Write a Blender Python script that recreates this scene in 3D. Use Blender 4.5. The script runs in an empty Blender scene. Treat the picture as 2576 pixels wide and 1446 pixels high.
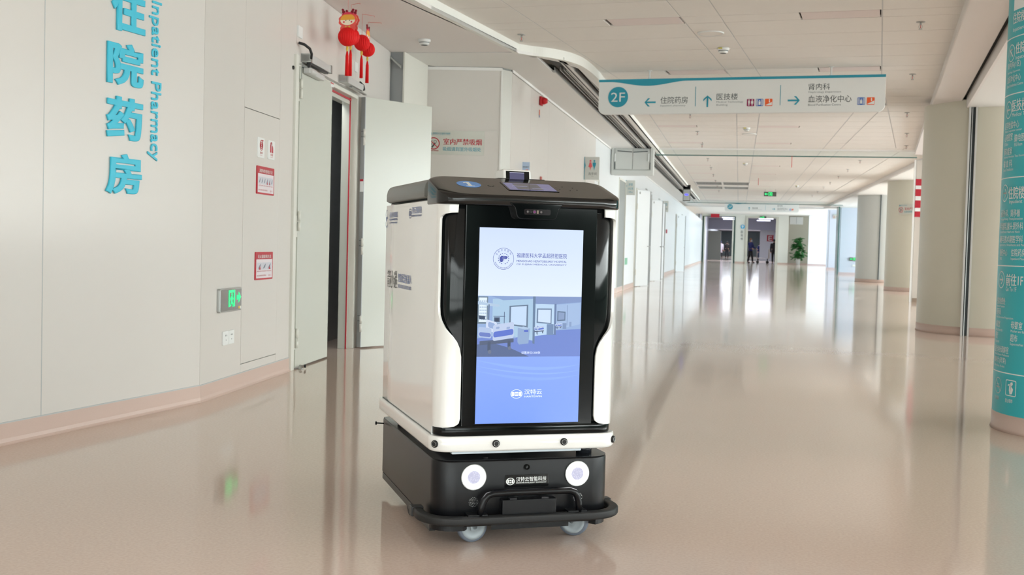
import bpy, bmesh, math, random
from mathutils import Vector, Matrix
R = math.radians
sc = bpy.context.scene
col = sc.collection
random.seed(4)

# ------------------------------------------------------------------ camera, sky, light, exposure
cd = bpy.data.cameras.new('camera'); cam = bpy.data.objects.new('camera', cd); col.objects.link(cam)
sc.camera = cam
cd.sensor_fit = 'HORIZONTAL'; cd.sensor_width = 36.0; cd.lens = 36.0 * 2857.4 / 2576
yaw, pitch, roll = R(11.2354), R(2.25), R(1.499)
f0 = Vector((-math.sin(yaw), math.cos(yaw), 0)); r0 = Vector((math.cos(yaw), math.sin(yaw), 0)); u0 = Vector((0, 0, 1))
fw = f0 * math.cos(pitch) - u0 * math.sin(pitch); up = u0 * math.cos(pitch) + f0 * math.sin(pitch)
rt = r0 * math.cos(roll) + up * math.sin(roll); up = up * math.cos(roll) - r0 * math.sin(roll)
cm = Matrix((rt, up, -fw)).transposed().to_4x4(); cm.translation = (0, 0, 1.05)
cam.matrix_world = cm
cd.clip_end = 400
cd.dof.use_dof = True; cd.dof.focus_distance = 4.15; cd.dof.aperture_fstop = 9.0

sc.view_settings.view_transform = 'Standard'; sc.view_settings.look = 'None'
sc.view_settings.gamma = 1.0; sc.view_settings.use_curve_mapping = False
sc.view_settings.exposure = 0.38
SKY = 3.4
w = bpy.data.worlds.new('world'); sc.world = w; w.use_nodes = True
nt = w.node_tree; nt.nodes.clear()
wo = nt.nodes.new('ShaderNodeOutputWorld'); bg = nt.nodes.new('ShaderNodeBackground'); tc = nt.nodes.new('ShaderNodeTexCoord')
sx = nt.nodes.new('ShaderNodeSeparateXYZ'); cr = nt.nodes.new('ShaderNodeValToRGB'); mp = nt.nodes.new('ShaderNodeMapRange')
mp.inputs['From Min'].default_value = -0.3; mp.inputs['From Max'].default_value = 0.7
nt.links.new(tc.outputs['Generated'], sx.inputs[0]); nt.links.new(sx.outputs['Z'], mp.inputs['Value']); nt.links.new(mp.outputs[0], cr.inputs[0])
cr.color_ramp.elements[0].position = 0.0; cr.color_ramp.elements[0].color = (.12, .13, .11, 1)
cr.color_ramp.elements[1].position = 1.0; cr.color_ramp.elements[1].color = (.90, .96, 1.0, 1)
e = cr.color_ramp.elements.new(.30); e.color = (.12, .15, .13, 1)
e = cr.color_ramp.elements.new(.39); e.color = (.18, .23, .20, 1)
e = cr.color_ramp.elements.new(.45); e.color = (1, 1, 1, 1)
nt.links.new(cr.outputs[0], bg.inputs[0]); bg.inputs[1].default_value = SKY; nt.links.new(bg.outputs[0], wo.inputs[0])

def area(name, loc, rot, sx_, sy_, power, color=(1, 1, 1)):
    l = bpy.data.lights.new(name, 'AREA'); l.shape = 'RECTANGLE'; l.size = sx_; l.size_y = sy_; l.energy = power; l.color = color
    o = bpy.data.objects.new(name, l); col.objects.link(o); o.location = loc; o.rotation_euler = rot
    return o
# daylight through the lobby glazing behind and to the right, and through the windows along the right side
area('daylight_lobby', (2.0, -7.2, 1.9), (R(96), 0, 0), 12.0, 3.0, 620, (1.0, .99, .985))
area('daylight_side', (9.6, 3.0, 2.3), (R(90), 0, R(90)), 17.0, 1.2, 900, (1.0, .99, .98))
area('daylight_mid', (9.6, 28.0, 1.7), (R(90), 0, R(90)), 30.0, 2.6, 3000, (.98, .99, 1.0))
area('daylight_far', (9.6, 66.0, 1.8), (R(90), 0, R(90)), 40.0, 2.8, 4800, (.84, .93, 1.0))

# ------------------------------------------------------------------ materials
def lin(c):
    return tuple((x / 255 / 12.92) if x / 255 <= .04045 else ((x / 255 + .055) / 1.055) ** 2.4 for x in c)
MATS = {}
def mat(name, c, rough=.5, metal=0., emit=0., spec=.5, var=0., vscale=6., bump=0., bscale=200., trans=0., coat=0., ior=1.45):
    if name in MATS: return MATS[name]
    m = bpy.data.materials.new(name); m.use_nodes = True; n = m.node_tree
    b = n.nodes['Principled BSDF']; lc = lin(c) + (1,)
    b.inputs['Base Color'].default_value = lc; b.inputs['Roughness'].default_value = rough; b.inputs['Metallic'].default_value = metal
    b.inputs['Specular IOR Level'].default_value = spec; b.inputs['IOR'].default_value = ior
    b.inputs['Transmission Weight'].default_value = trans; b.inputs['Coat Weight'].default_value = coat; b.inputs['Coat Roughness'].default_value = .04
    if emit > 0:
        b.inputs['Emission Color'].default_value = lc; b.inputs['Emission Strength'].default_value = emit; b.inputs['Base Color'].default_value = tuple(.06 * q_ for q_ in lc[:3]) + (1,)
    if var > 0 or bump > 0:
        t = n.nodes.new('ShaderNodeTexCoord')
    if var > 0:
        no = n.nodes.new('ShaderNodeTexNoise'); no.inputs['Scale'].default_value = vscale; no.inputs['Detail'].default_value = 4
        mx = n.nodes.new('ShaderNodeMix'); mx.data_type = 'RGBA'
        mx.inputs[6].default_value = tuple(max(0, x * (1 - var)) for x in lc[:3]) + (1,)
        mx.inputs[7].default_value = tuple(min(1, x * (1 + var)) for x in lc[:3]) + (1,)
        n.links.new(t.outputs['Object'], no.inputs['Vector']); n.links.new(no.outputs[0], mx.inputs[0]); n.links.new(mx.outputs[2], b.inputs['Base Color'])
    if bump > 0:
        n2 = n.nodes.new('ShaderNodeTexNoise'); n2.inputs['Scale'].default_value = bscale; n2.inputs['Detail'].default_value = 3
        bp = n.nodes.new('ShaderNodeBump'); bp.inputs['Strength'].default_value = bump; bp.inputs['Distance'].default_value = .002
        n.links.new(t.outputs['Object'], n2.inputs['Vector']); n.links.new(n2.outputs[0], bp.inputs['Height']); n.links.new(bp.outputs[0], b.inputs['Normal'])
    MATS[name] = m; return m

def floor_material():
    m = bpy.data.materials.new('vinyl_floor'); m.use_nodes = True; n = m.node_tree; L = n.links
    b = n.nodes['Principled BSDF']; t = n.nodes.new('ShaderNodeTexCoord')
    fine = n.nodes.new('ShaderNodeTexNoise'); fine.inputs['Scale'].default_value = 90; fine.inputs['Detail'].default_value = 5
    big = n.nodes.new('ShaderNodeTexNoise'); big.inputs['Scale'].default_value = .5; big.inputs['Detail'].default_value = 3
    m1 = n.nodes.new('ShaderNodeMix'); m1.data_type = 'RGBA'
    m1.inputs[6].default_value = lin((198, 176, 162)) + (1,); m1.inputs[7].default_value = lin((224, 204, 190)) + (1,)
    m2 = n.nodes.new('ShaderNodeMix'); m2.data_type = 'RGBA'; m2.blend_type = 'MULTIPLY'; m2.inputs[0].default_value = .35
    rr = n.nodes.new('ShaderNodeMapRange'); rr.inputs['To Min'].default_value = .85; rr.inputs['To Max'].default_value = 1.1
    L.new(t.outputs['Object'], fine.inputs['Vector']); L.new(t.outputs['Object'], big.inputs['Vector'])
    L.new(fine.outputs[0], m1.inputs[0]); L.new(big.outputs[0], rr.inputs['Value']); L.new(m1.outputs[2], m2.inputs[6]); L.new(rr.outputs[0], m2.inputs[7])
    L.new(m2.outputs[2], b.inputs['Base Color'])
    b.inputs['Roughness'].default_value = .17; b.inputs['Specular IOR Level'].default_value = .5; b.inputs['IOR'].default_value = 1.5
    wv = n.nodes.new('ShaderNodeTexNoise'); wv.inputs['Scale'].default_value = 1.6; wv.inputs['Detail'].default_value = 2
    bp = n.nodes.new('ShaderNodeBump'); bp.inputs['Strength'].default_value = .09; bp.inputs['Distance'].default_value = .0018
    L.new(t.outputs['Object'], wv.inputs['Vector']); L.new(wv.outputs[0], bp.inputs['Height']); L.new(bp.outputs[0], b.inputs['Normal'])
    rm = n.nodes.new('ShaderNodeMapRange'); rm.inputs['To Min'].default_value = .06; rm.inputs['To Max'].default_value = .10
    L.new(big.outputs[0], rm.inputs['Value']); L.new(rm.outputs[0], b.inputs['Roughness'])
    return m

M = dict(
    floor=floor_material(),
    wall=mat('wall_panel_paint', (214, 209, 203), .32, var=.012, vscale=2),
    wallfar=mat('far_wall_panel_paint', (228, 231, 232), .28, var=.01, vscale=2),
    wallback=mat('wall_joint_grey', (150, 152, 148), .7),
    soffit=mat('soffit_paint', (236, 231, 228), .75, var=.01, vscale=1.5),
    white=mat('white_ceiling_paint', (236, 235, 232), .6, var=.008, vscale=1),
    tile=mat('mineral_ceiling_tile', (240, 236, 230), .8, var=.015, vscale=9, bump=.25, bscale=300),
    joint=mat('ceiling_joint', (84, 83, 80), .8),
    skirt=mat('pink_vinyl_skirting', (204, 180, 168), .4, var=.04, vscale=160),
    seam=mat('skirting_seal', (188, 192, 192), .4),
    door=mat('door_paint', (200, 202, 192), .22, var=.01, vscale=2),
    doorgrey=mat('door_edge_steel', (158, 160, 160), .3, metal=.3),
    frame=mat('door_frame_paint', (222, 221, 212), .3),
    steel=mat('brushed_steel', (178, 180, 178), .28, metal=.85),
    alu=mat('anodised_aluminium', (200, 200, 198), .35, metal=.1),
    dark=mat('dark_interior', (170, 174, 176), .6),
    black=mat('black_gloss', (8, 11, 12), .07, spec=.3),
    hood=mat('black_hood_gloss', (20, 20, 19), .14, spec=.5),
    satin=mat('black_satin_metal', (10, 11, 14), .30, spec=.34, bump=.15, bscale=900),
    satintop=mat('base_top_satin', (34, 36, 40), .22),
    rubber=mat('black_rubber', (26, 27, 28), .55, bump=.2, bscale=500),
    gloss_white=mat('robot_white_gloss', (230, 230, 227), .14, coat=.7),
    darkgrey=mat('dark_grey_plastic', (46, 47, 48), .4),
    grey=mat('light_grey_plastic', (156, 164, 168), .4),
    tyre=mat('caster_tyre_grey', (104, 111, 122), .5),
    red=mat('signal_red', (196, 22, 34), .4),
    signred=mat('sign_red', (186, 32, 52), .4),
    paperred=mat('red_paper', (226, 6, 8), .7),
    teal=mat('teal_sign', (38, 152, 176), .4),
    tealtext=mat('teal_letter', (66, 192, 218), .45),
    tealside=mat('teal_letter_side', (38, 140, 170), .5),
    signwhite=mat('sign_white', (232, 234, 232), .35),
    ink=mat('dark_grey_ink', (70, 78, 80), .5),
    inklight=mat('grey_ink', (140, 146, 148), .5),
    blue=mat('blue_ink', (108, 128, 178), .5),
    robotink=mat('charcoal_ink', (88, 89, 88), .5),
    badge=mat('badge_blue', (92, 146, 214), .35),
    magenta=mat('icon_magenta', (150, 26, 86), .4),
    iconblue=mat('icon_blue', (52, 104, 190), .4),
    orange=mat('icon_orange', (240, 96, 34), .4),
    gold=mat('gold_bead', (226, 190, 78), .35),
    slot=mat('dark_ceiling_slot', (58, 60, 60), .6),
    rail=mat('slot_rail', (190, 190, 188), .35, metal=.4),
    print_=mat('column_print_white', (240, 240, 238), .5),
    wrap=mat('column_teal_wrap', (56, 182, 192), .38, var=.02, vscale=2),
    green=mat('lit_green', (40, 235, 130), .5, emit=1.3),
    greenpane=mat('sign_black_glass', (96, 98, 92), .1, metal=.4),
    leaf=mat('leaf_green', (46, 110, 52), .45, var=.25, vscale=5),
    tube=mat('lit_tube', (225, 228, 255), .5, emit=3.0),
    head=mat('headlight_ring', (255, 255, 255), .5, emit=6.0),
    glow=mat('blue_display', (90, 90, 255), .5, emit=1.6),
)
def glass(name, c, rough=.02):
    m = bpy.data.materials.new(name); m.use_nodes = True; n = m.node_tree; n.nodes.clear()
    o = n.nodes.new('ShaderNodeOutputMaterial'); mx = n.nodes.new('ShaderNodeMixShader'); tr = n.nodes.new('ShaderNodeBsdfTransparent'); gl = n.nodes.new('ShaderNodeBsdfGlossy')
    fr = n.nodes.new('ShaderNodeFresnel'); fr.inputs[0].default_value = 1.45; tr.inputs[0].default_value = lin(c) + (1,); gl.inputs['Roughness'].default_value = rough
    n.links.new(fr.outputs[0], mx.inputs[0]); n.links.new(tr.outputs[0], mx.inputs[1]); n.links.new(gl.outputs[0], mx.inputs[2]); n.links.new(mx.outputs[0], o.inputs[0])
    return m
M['glass'] = glass('clear_glass', (246, 250, 250))
M['acrylic'] = mat('acrylic_strip', (196, 208, 216), .15, spec=.8)
M['glassedge'] = mat('green_glass_edge', (70, 110, 104), .2)

# ------------------------------------------------------------------ mesh helpers
class MB:
    """collects shapes, then links them as one mesh object"""
    def __init__(s): s.v = []; s.f = []; s.sm = []; s.mi = []; s.cur = 0; s.starts = []
    def add(s, vs, fs, smooth=False):
        k = len(s.v); s.starts.append(k); s.v += [tuple(v) for v in vs]
        for f in fs: s.f.append(tuple(i + k for i in f)); s.sm.append(smooth); s.mi.append(s.cur)
        return s
    def box(s, x0, x1, y0, y1, z0, z1, rz=0., piv=None):
        vs = [(x, y, z) for z in (z0, z1) for y in (y0, y1) for x in (x0, x1)]
        if rz:
            px, py = piv or ((x0 + x1) / 2, (y0 + y1) / 2); c, q = math.cos(rz), math.sin(rz)
            vs = [(px + (x - px) * c - (y - py) * q, py + (x - px) * q + (y - py) * c, z) for x, y, z in vs]
        return s.add(vs, [(0, 2, 3, 1), (4, 5, 7, 6), (0, 1, 5, 4), (2, 6, 7, 3), (0, 4, 6, 2), (1, 3, 7, 5)])
    def prism(s, pts, z0, z1):
        n = len(pts)
        a = sum(pts[i][0] * pts[(i + 1) % n][1] - pts[(i + 1) % n][0] * pts[i][1] for i in range(n))
        if a < 0: pts = pts[::-1]
        vs = [(x, y, z0) for x, y in pts] + [(x, y, z1) for x, y in pts]
        return s.add(vs, [tuple(range(n))[::-1], tuple(range(n, 2 * n))] + [(i, (i + 1) % n, (i + 1) % n + n, i + n) for i in range(n)])
    def plate(s, pts, y0, y1):
        """outline in x,z extruded from y0 (front, facing -y) to y1"""
        n = len(pts)
        a = sum(pts[i][0] * pts[(i + 1) % n][1] - pts[(i + 1) % n][0] * pts[i][1] for i in range(n))
        if a < 0: pts = pts[::-1]
        vs = [(x, y0, z) for x, z in pts] + [(x, y1, z) for x, z in pts]
        return s.add(vs, [tuple(range(n)), tuple(range(n, 2 * n))[::-1]] + [((i + 1) % n, i, i + n, (i + 1) % n + n) for i in range(n)])
    def disc(s, x, z, r, y0, y1, n=32, rx=None):
        return s.plate([(x + (rx or r) * math.cos(2 * math.pi * i / n), z + r * math.sin(2 * math.pi * i / n)) for i in range(n)], y0, y1)
    def ring(s, x, z, r1, r0, y0, y1, n=32, sx=1.):
        vs = []; fs = []
        for i in range(n):
            c, q = math.cos(2 * math.pi * i / n), math.sin(2 * math.pi * i / n)
            vs += [(x + r1 * c * sx, y0, z + r1 * q), (x + r0 * c * sx, y0, z + r0 * q), (x + r1 * c * sx, y1, z + r1 * q), (x + r0 * c * sx, y1, z + r0 * q)]
        for i in range(n):
            a, b = 4 * i, 4 * ((i + 1) % n)
            fs += [(a, a + 1, b + 1, b), (a + 2, b + 2, b + 3, a + 3), (a, b, b + 2, a + 2), (a + 1, a + 3, b + 3, b + 1)]
        return s.add(vs, fs)
    def cyl(s, p, q, r0, r1=None, n=20, smooth=True):
        p, q = Vector(p), Vector(q); r1 = r0 if r1 is None else r1; d = (q - p).normalized()
        a = d.orthogonal().normalized(); b = d.cross(a)
        vs = [p + (a * math.cos(t) + b * math.sin(t)) * r0 for t in [2 * math.pi * i / n for i in range(n)]]
        vs += [q + (a * math.cos(t) + b * math.sin(t)) * r1 for t in [2 * math.pi * i / n for i in range(n)]]
        s.add(vs, [(i, (i + 1) % n, (i + 1) % n + n, i + n) for i in range(n)], smooth)
        k = len(s.v) - 2 * n
        s.f += [tuple(range(k, k + n))[::-1], tuple(range(k + n, k + 2 * n))]; s.sm += [False, False]; s.mi += [s.cur, s.cur]
        return s
    def lathe(s, prof, o=(0, 0, 0), n=24, axis=None, smooth=True):
        """profile (radius, height) round the z axis, or round the given axis"""
        ax = Vector(axis or (0, 0, 1)).normalized(); a = ax.orthogonal().normalized(); b = ax.cross(a); o = Vector(o)
        vs = [o + ax * h + (a * math.cos(t) + b * math.sin(t)) * r for r, h in prof for t in [2 * math.pi * i / n for i in range(n)]]
        fs = [(j * n + i, j * n + (i + 1) % n, (j + 1) * n + (i + 1) % n, (j + 1) * n + i) for j in range(len(prof) - 1) for i in range(n)]
        s.add(vs, fs, smooth); k = len(s.v) - len(vs)
        for j in (0, len(prof) - 1):
            if prof[j][0] > 1e-5: s.f.append(tuple(range(k + j * n, k + j * n + n))); s.sm.append(False); s.mi.append(s.cur)
        return s
    def tube(s, pts, r, n=12, closed=False, sec=None, upv=(0, 0, 1)):
        """round tube, or a swept section of (side, up) offsets"""
        P = [Vector(p) for p in pts]; m = len(P); sec = sec or [(r * math.cos(2 * math.pi * i / n), r * math.sin(2 * math.pi * i / n)) for i in range(n)]
        n = len(sec); vs = []; prev = None
        for i in range(m):
            d = ((P[(i + 1) % m] - P[i - 1]) if closed else (P[min(i + 1, m - 1)] - P[max(i - 1, 0)])).normalized()
            u = Vector(upv); sd = d.cross(u)
            if sd.length < .2: sd = prev or d.orthogonal()
            if prev is not None and r: sd = prev - d * prev.dot(d)
            sd.normalize(); u = sd.cross(d).normalized(); prev = sd
            vs += [P[i] + sd * a + u * b for a, b in sec]
        fs = [(j * n + i, j * n + (i + 1) % n, ((j + 1) % m) * n + (i + 1) % n, ((j + 1) % m) * n + i) for j in range(m if closed else m - 1) for i in range(n)]
        s.add(vs, fs, True); k = len(s.v) - len(vs)
        if not closed: s.f += [tuple(range(k, k + n)), tuple(range(k + (m - 1) * n, k + m * n))]; s.sm += [False] * 2; s.mi += [s.cur] * 2
        return s
    def build_each(s, name, m, parent=None, bevel=0., per=1):
        """one object for every shape (or every per shapes) added"""
        st = s.starts[::per] + [len(s.v)]
        for a, b_ in zip(st, st[1:]):
            q = MB(); q.v = s.v[a:b_]
            for f, g in zip(s.f, s.sm):
                if a <= f[0] < b_: q.f.append(tuple(i - a for i in f)); q.sm.append(g); q.mi.append(0)
            q.build(name, m, parent, bevel=bevel)
    def build(s, name, m, parent=None, bevel=0., seg=2, loc=None, solid=0., sub=0):
        me = bpy.data.meshes.new(name); me.from_pydata(s.v, [], s.f)
        ms = m if isinstance(m, (list, tuple)) else [m]
        for q in ms: me.materials.append(q)
        me.polygons.foreach_set('use_smooth', s.sm); me.polygons.foreach_set('material_index', s.mi)
        bm = bmesh.new(); bm.from_mesh(me); bmesh.ops.recalc_face_normals(bm, faces=bm.faces); bm.to_mesh(me); bm.free()
        return link(name, me, parent, bevel, seg, loc, solid, sub)
def link(name, me, parent=None, bevel=0., seg=2, loc=None, solid=0., sub=0):
    o = bpy.data.objects.new(name, me); col.objects.link(o)
    if parent is not None: o.parent = parent
    if loc: o.location = loc
    if solid:
        q = o.modifiers.new('solid', 'SOLIDIFY'); q.thickness = solid; q.offset = 0
    if bevel:
        q = o.modifiers.new('bevel', 'BEVEL'); q.width = bevel; q.segments = seg; q.limit_method = 'ANGLE'; q.angle_limit = R(35); q.harden_normals = False
        for p in me.polygons: p.use_smooth = True
        me.shade_smooth() if False else None
        e_ = o.modifiers.new('wn', 'WEIGHTED_NORMAL'); e_.keep_sharp = False
    if sub:
        q = o.modifiers.new('sub', 'SUBSURF'); q.levels = sub; q.render_levels = sub
    return o
def tag(o, label=None, cat=None, group=None, kind=None):
    if label: o['label'] = label
    if cat: o['category'] = cat
    if group: o['group'] = group
    if kind: o['kind'] = kind
    return o
def empty(name, loc, rz=0., label=None, cat=None, group=None, kind=None):
    o = bpy.data.objects.new(name, None); col.objects.link(o); o.location = loc; o.rotation_euler = (0, 0, rz); o.empty_display_size = .1
    return tag(o, label, cat, group, kind)
def copy_tree(o, parent=None):
    c = o.copy(); col.objects.link(c); c.parent = parent
    for ch in list(o.children): copy_tree(ch, c)
    return c
def frame(A, B):
    """origin and turn of a frame whose x runs from A to B and whose -y faces the viewer of that wall"""
    return (A[0], A[1], 0.), math.atan2(B[1] - A[1], B[0] - A[0])

def text(body, m, parent, x, z, w_, h, y=-.002, ext=0., bold=0., name='lettering', res=2, wrap=None, align='l', slant=0., vert=False, fat=0.):
    """lettering in the local x,z plane facing -y; its box is fitted to w_ by h with the lower left corner at x,z"""
    c = bpy.data.curves.new('t', 'FONT'); c.body = body; c.size = 1; c.offset = 0; c.extrude = 0; c.resolution_u = res; c.shear = slant
    if ext: c.extrude = .1
    if fat: c.bevel_depth = fat; c.bevel_resolution = 2
    t = bpy.data.objects.new('t', c); me = bpy.data.meshes.new_from_object(t); bpy.data.objects.remove(t)
    vs = me.vertices
    if not len(vs): return None
    xs = [v.co.x for v in vs]; ys = [v.co.y for v in vs]; x0, x1, y0, y1 = min(xs), max(xs), min(ys), max(ys)
    zm = max(max(abs(v.co.z) for v in vs), 1e-6)
    sy = h / (y1 - y0); s_x = (w_ / (x1 - x0)) if w_ else sy
    if align == 'c' : x -= (x1 - x0) * s_x / 2
    for v in vs:
        a, b = x + (v.co.x - x0) * s_x, z + (v.co.y - y0) * sy; d = y - v.co.z / zm * ext * .5
        if vert:  # rotated a quarter turn clockwise: reads downwards
            a, b = x + (v.co.y - y0) * sy, z - (v.co.x - x0) * s_x
        v.co = wrap(a, b, d) if wrap else (a, d, b)
    if bold > .005 and not ext:      # heavier strokes: the same letters laid twice more with a small shift
        bm = bmesh.new(); bm.from_mesh(me); g0 = list(bm.verts) + list(bm.edges) + list(bm.faces)
        sh = [Vector(wrap(x + dx, z, y)) - Vector(wrap(x, z, y)) if wrap else Vector((dx, 0, 0)) for dx in (-bold * sy * .8, bold * sy * .8)]
        nrm = me.polygons[0].normal.copy()
        for k_, v3 in enumerate(sh):
            v3 = v3 + nrm * (.00012 * (k_ + 1))
            r_ = bmesh.ops.duplicate(bm, geom=g0); bmesh.ops.translate(bm, verts=[g for g in r_['geom'] if isinstance(g, bmesh.types.BMVert)], vec=v3)
        bm.to_mesh(me); bm.free()
    me.materials.clear(); me.materials.append(m)
    me.name = name
    return link(name, me, parent)
def arrow(b, cx, cz, s, ang, y0, y1, t=.17, head=.72):
    """arrow with an open head, pointing along ang (0 right, 90 up)"""
    c, q = math.cos(R(ang)), math.sin(R(ang))
    def P(u, v): return (cx + (u * c - v * q) * s, cz + (u * q + v * c) * s)
    b.plate([P(-.5, -t / 2), P(.38, -t / 2), P(.38, t / 2), P(-.5, t / 2)], y0, y1)
    for g in (1, -1):
        b.plate([P(.5, 0), P(.5 - t * .9, 0), P(.5 - t * .9 - head * .5, g * head * .5), P(.5 - head * .5, g * head * .5 + g * t * .0), P(.5 - head * .5 + t * .35, g * head * .5)], y0, y1)
    return b

# ------------------------------------------------------------------ directions used throughout
NR = R(-6.64)                                    # near stretch of the corridor bears 6.64 degrees to the right
nu = Vector((math.sin(-NR), math.cos(-NR), 0)); nv = Vector((math.cos(-NR), -math.sin(-NR), 0))
def UV(u, v, z=0.): p = nu * u + nv * v; return (p.x, p.y, z)
ZS, ZT = 3.05, 3.15                              # plaster soffit and tile ceiling heights

# ------------------------------------------------------------------ floor
MB().add([(-6, -8, 0), (10, -8, 0), (10, 92, 0), (-6, 92, 0)], [(0, 1, 2, 3)]).add([(-6, 92, 0), (10, 92, 0), (10, 175, 0), (-6, 175, 0)], [(0, 1, 2, 3)]).build('floor', M['floor'])
tag(bpy.data.objects['floor'], kind='structure')

# ------------------------------------------------------------------ walls of the left side
def wall(name, A, B, z1=3.05, thick=.14, z0=0., m=None):
    o, r = frame(A, B); L = math.hypot(B[0] - A[0], B[1] - A[1])
    e = MB().box(0, L, .012, thick, z0, z1).build(name, m or M['wallback'], None); e.location = o; e.rotation_euler = (0, 0, r)
    tag(e, kind='structure'); return e, L
def panels(e, rects, m, gap=.004, bevel=.0015):
    for (x0, x1, z0, z1) in rects:
        MB().box(x0 + gap / 2, x1 - gap / 2, 0, .0125, z0 + gap / 2, z1 - gap / 2).build('wall_panel', m, e, bevel=bevel, seg=1)
def skirting(name, A, B, h=.105, s0=0., s1=None, parent=None):
    o, r = frame(A, B); L = math.hypot(B[0] - A[0], B[1] - A[1]); s1 = L if s1 is None else s1
    prof = [(0, 0), (-.022, 0), (-.016, .004), (-.010, .012), (-.006, .03), (-.005, h), (0, h)]
    vs = [(s0, y, z) for y, z in prof] + [(s1, y, z) for y, z in prof]; n = len(prof)
    b = MB().add(vs, [(i, i + 1, i + 1 + n, i + n) for i in range(n - 1)] + [tuple(range(n)), tuple(range(n, 2 * n))])
    e = b.build(name, M['skirt'], None); e.location = o; e.rotation_euler = (0, 0, r); tag(e, kind='structure')
    MB().box(s0, s1, -.006, -.001, h, h + .006).build('seal_strip', M['seam'], e)
    return e
P0 = (-4.108, -.05); P1 = (-3.283, 6.57); P2 = (-3.602, 10.398)
W1, L1 = wall('wall_left', P0, P1)
def s1y(y): return (y - P0[1]) / (P1[1] - P0[1]) * L1
panels(W1, [(a, b, 0, 3.05) for a, b in ((0, s1y(2.4)), (s1y(2.4), s1y(3.79)), (s1y(3.79), s1y(5.18)), (s1y(5.18), L1))], M['wall'], .005)
MB().box(s1y(5.18) - .0022, s1y(5.18) + .0022, .0005, .004, .1, 3.05).build('joint_seal', M['seam'], W1)
skirting('baseboard_left', P0, P1)
D2 = ((P2[0] - P1[0]) / 3.8413, (P2[1] - P1[1]) / 3.8413)
def S2(s): return (P1[0] + D2[0] * s, P1[1] + D2[1] * s)
END2 = 5.16                                       # the door wall runs on to y = 11.71
W2, L2 = wall('wall_left', P1, S2(1.86)); W2.name = 'wall_left.001'
panels(W2, [(0, .722, 0, 3.05), (.722, 1.485, 1.93, 3.05), (1.485, 1.86, 0, 3.05), (.722, 1.485, 0, .165), (1.485, 1.485, 0, 0)][:4], M['wall'])
MB().box(.725, 1.482, -.001, .0125, .168, 1.927).build('cabinet_hatch', M['wall'], W2, bevel=.0015, seg=1)
skirting('baseboard_left.001', P1, S2(1.835), h=.103)
W3, L3 = wall('wall_left.002', S2(1.86), S2(END2), z0=2.405)
panels(W3, [(0, 1.83, 2.405, 3.05), (1.83, END2 - 1.86, 2.405, 3.05)], M['wall'])
W4, L4 = wall('wall_left.003', S2(3.84), S2(END2))
panels(W4, [(0, L4, 0, 2.405)], M['wall']); skirting('baseboard_left.002', S2(3.95), S2(END2))
# slim cover plates above the door
for i, (s, z) in enumerate(((1.87, 2.617), (3.625, 2.617))):
    o, r = frame(P1, P2); p = S2(s)
    e = MB().box(0, .11, -.012, .004, 0, .087).build('cover_plate', M['signwhite'], bevel=.002); e.location = (p[0], p[1], z); e.rotation_euler = (0, 0, r)
    tag(e, ('small white cover plate above the closed door leaf', 'small white cover plate above the open door leaf')[i], 'cover plate')

# ------------------------------------------------------------------ door_1: double steel door in the pharmacy wall
o, r = frame(P1, P2); D1 = empty('door_1', o, r, kind='structure')
ZD = 2.405
b = MB().box(1.80, 1.875, -.022, .10, 0, 2.47).box(1.875, 1.925, .0, .12, 0, ZD)
b.box(3.79, 3.865, 0, .12, 0, 2.43).box(1.875, 3.79, .0, .12, ZD - .03, ZD + .03).build('door_frame', M['frame'], D1, bevel=.003)
MB().box(3.72, 3.79, .055, .13, 0, ZD - .03).box(1.925, 3.72, .055, .13, ZD - .09, ZD - .03).build('inner_frame', M['door'], D1, bevel=.002)
MB().box(3.714, 3.724, .045, .056, 0, ZD - .03).box(2.6, 3.72, .04, .056, ZD - .055, ZD - .04).build('fire_seal', M['signred'], D1)
MB().box(1.87, 1.94, -.012, .0, .16, .32).box(1.87, 1.935, -.012, 0, 1.05, 1.22).box(1.87, 1.935, -.012, 0, 2.12, 2.27).build_each('hinge_plate', M['frame'], D1)
lf = MB().box(1.93, 2.855, -.014, .034, .012, 2.395).build('door_leaf', M['door'], D1, bevel=.002)
for z in (.17, 1.10, 2.14):
    MB().cyl((1.925, -.026, z), (1.925, -.026, z + .075), .011).cyl((1.925, -.026, z + .08), (1.925, -.026, z + .155), .011).build('hinge', M['frame'], lf)
b = MB().box(1.985, 2.41, -.075, -.018, 2.348, 2.392).cyl((2.03, -.078, 2.372), (2.03, -.016, 2.372), .018).cyl((1.992, -.07, 2.37), (2.12, -.07, 2.37), .026)
b.build('door_closer', M['alu'], lf, bevel=.006)
MB().box(1.955, 1.965, -.0155, -.0135, 2.3, 2.39).box(1.955, 2.3, -.0155, -.0135, 2.39, 2.397).build('leaf_gap', M['ink'], lf)
cb = MB().box(1.98, 2.60, -.075, 0, 2.44, 2.50).build('closer_track', M['alu'], D1, bevel=.004)
MB().box(1.98, 2.02, -.082, -.0, 2.436, 2.504).box(2.575, 2.61, -.079, 0, 2.437, 2.503).build('end_cap', M['steel'], cb)
MB().box(2.04, 2.55, -.062, -.03, 2.425, 2.441).box(2.03, 2.06, -.06, -.04, 2.37, 2.44).build('slide_arm', M['darkgrey'], cb)
MB().tube([(1.86, -.02, 2.565), (1.90, -.05, 2.56), (1.95, -.08, 2.535), (1.985, -.085, 2.50), (1.99, -.078, 2.46)], .011, 10).build('cable', M['rubber'], cb)
cb2 = MB().box(3.10, 3.72, -.075, 0, 2.44, 2.50).build('closer_track', M['alu'], D1, bevel=.004)
MB().box(3.10, 3.14, -.08, 0, 2.437, 2.503).build('end_cap', M['steel'], cb2)
MB().tube([(3.74, -.03, 2.53), (3.77, -.06, 2.50), (3.76, -.07, 2.46), (3.70, -.07, 2.45)], .010, 10).build('cable', M['rubber'], cb2)
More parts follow.
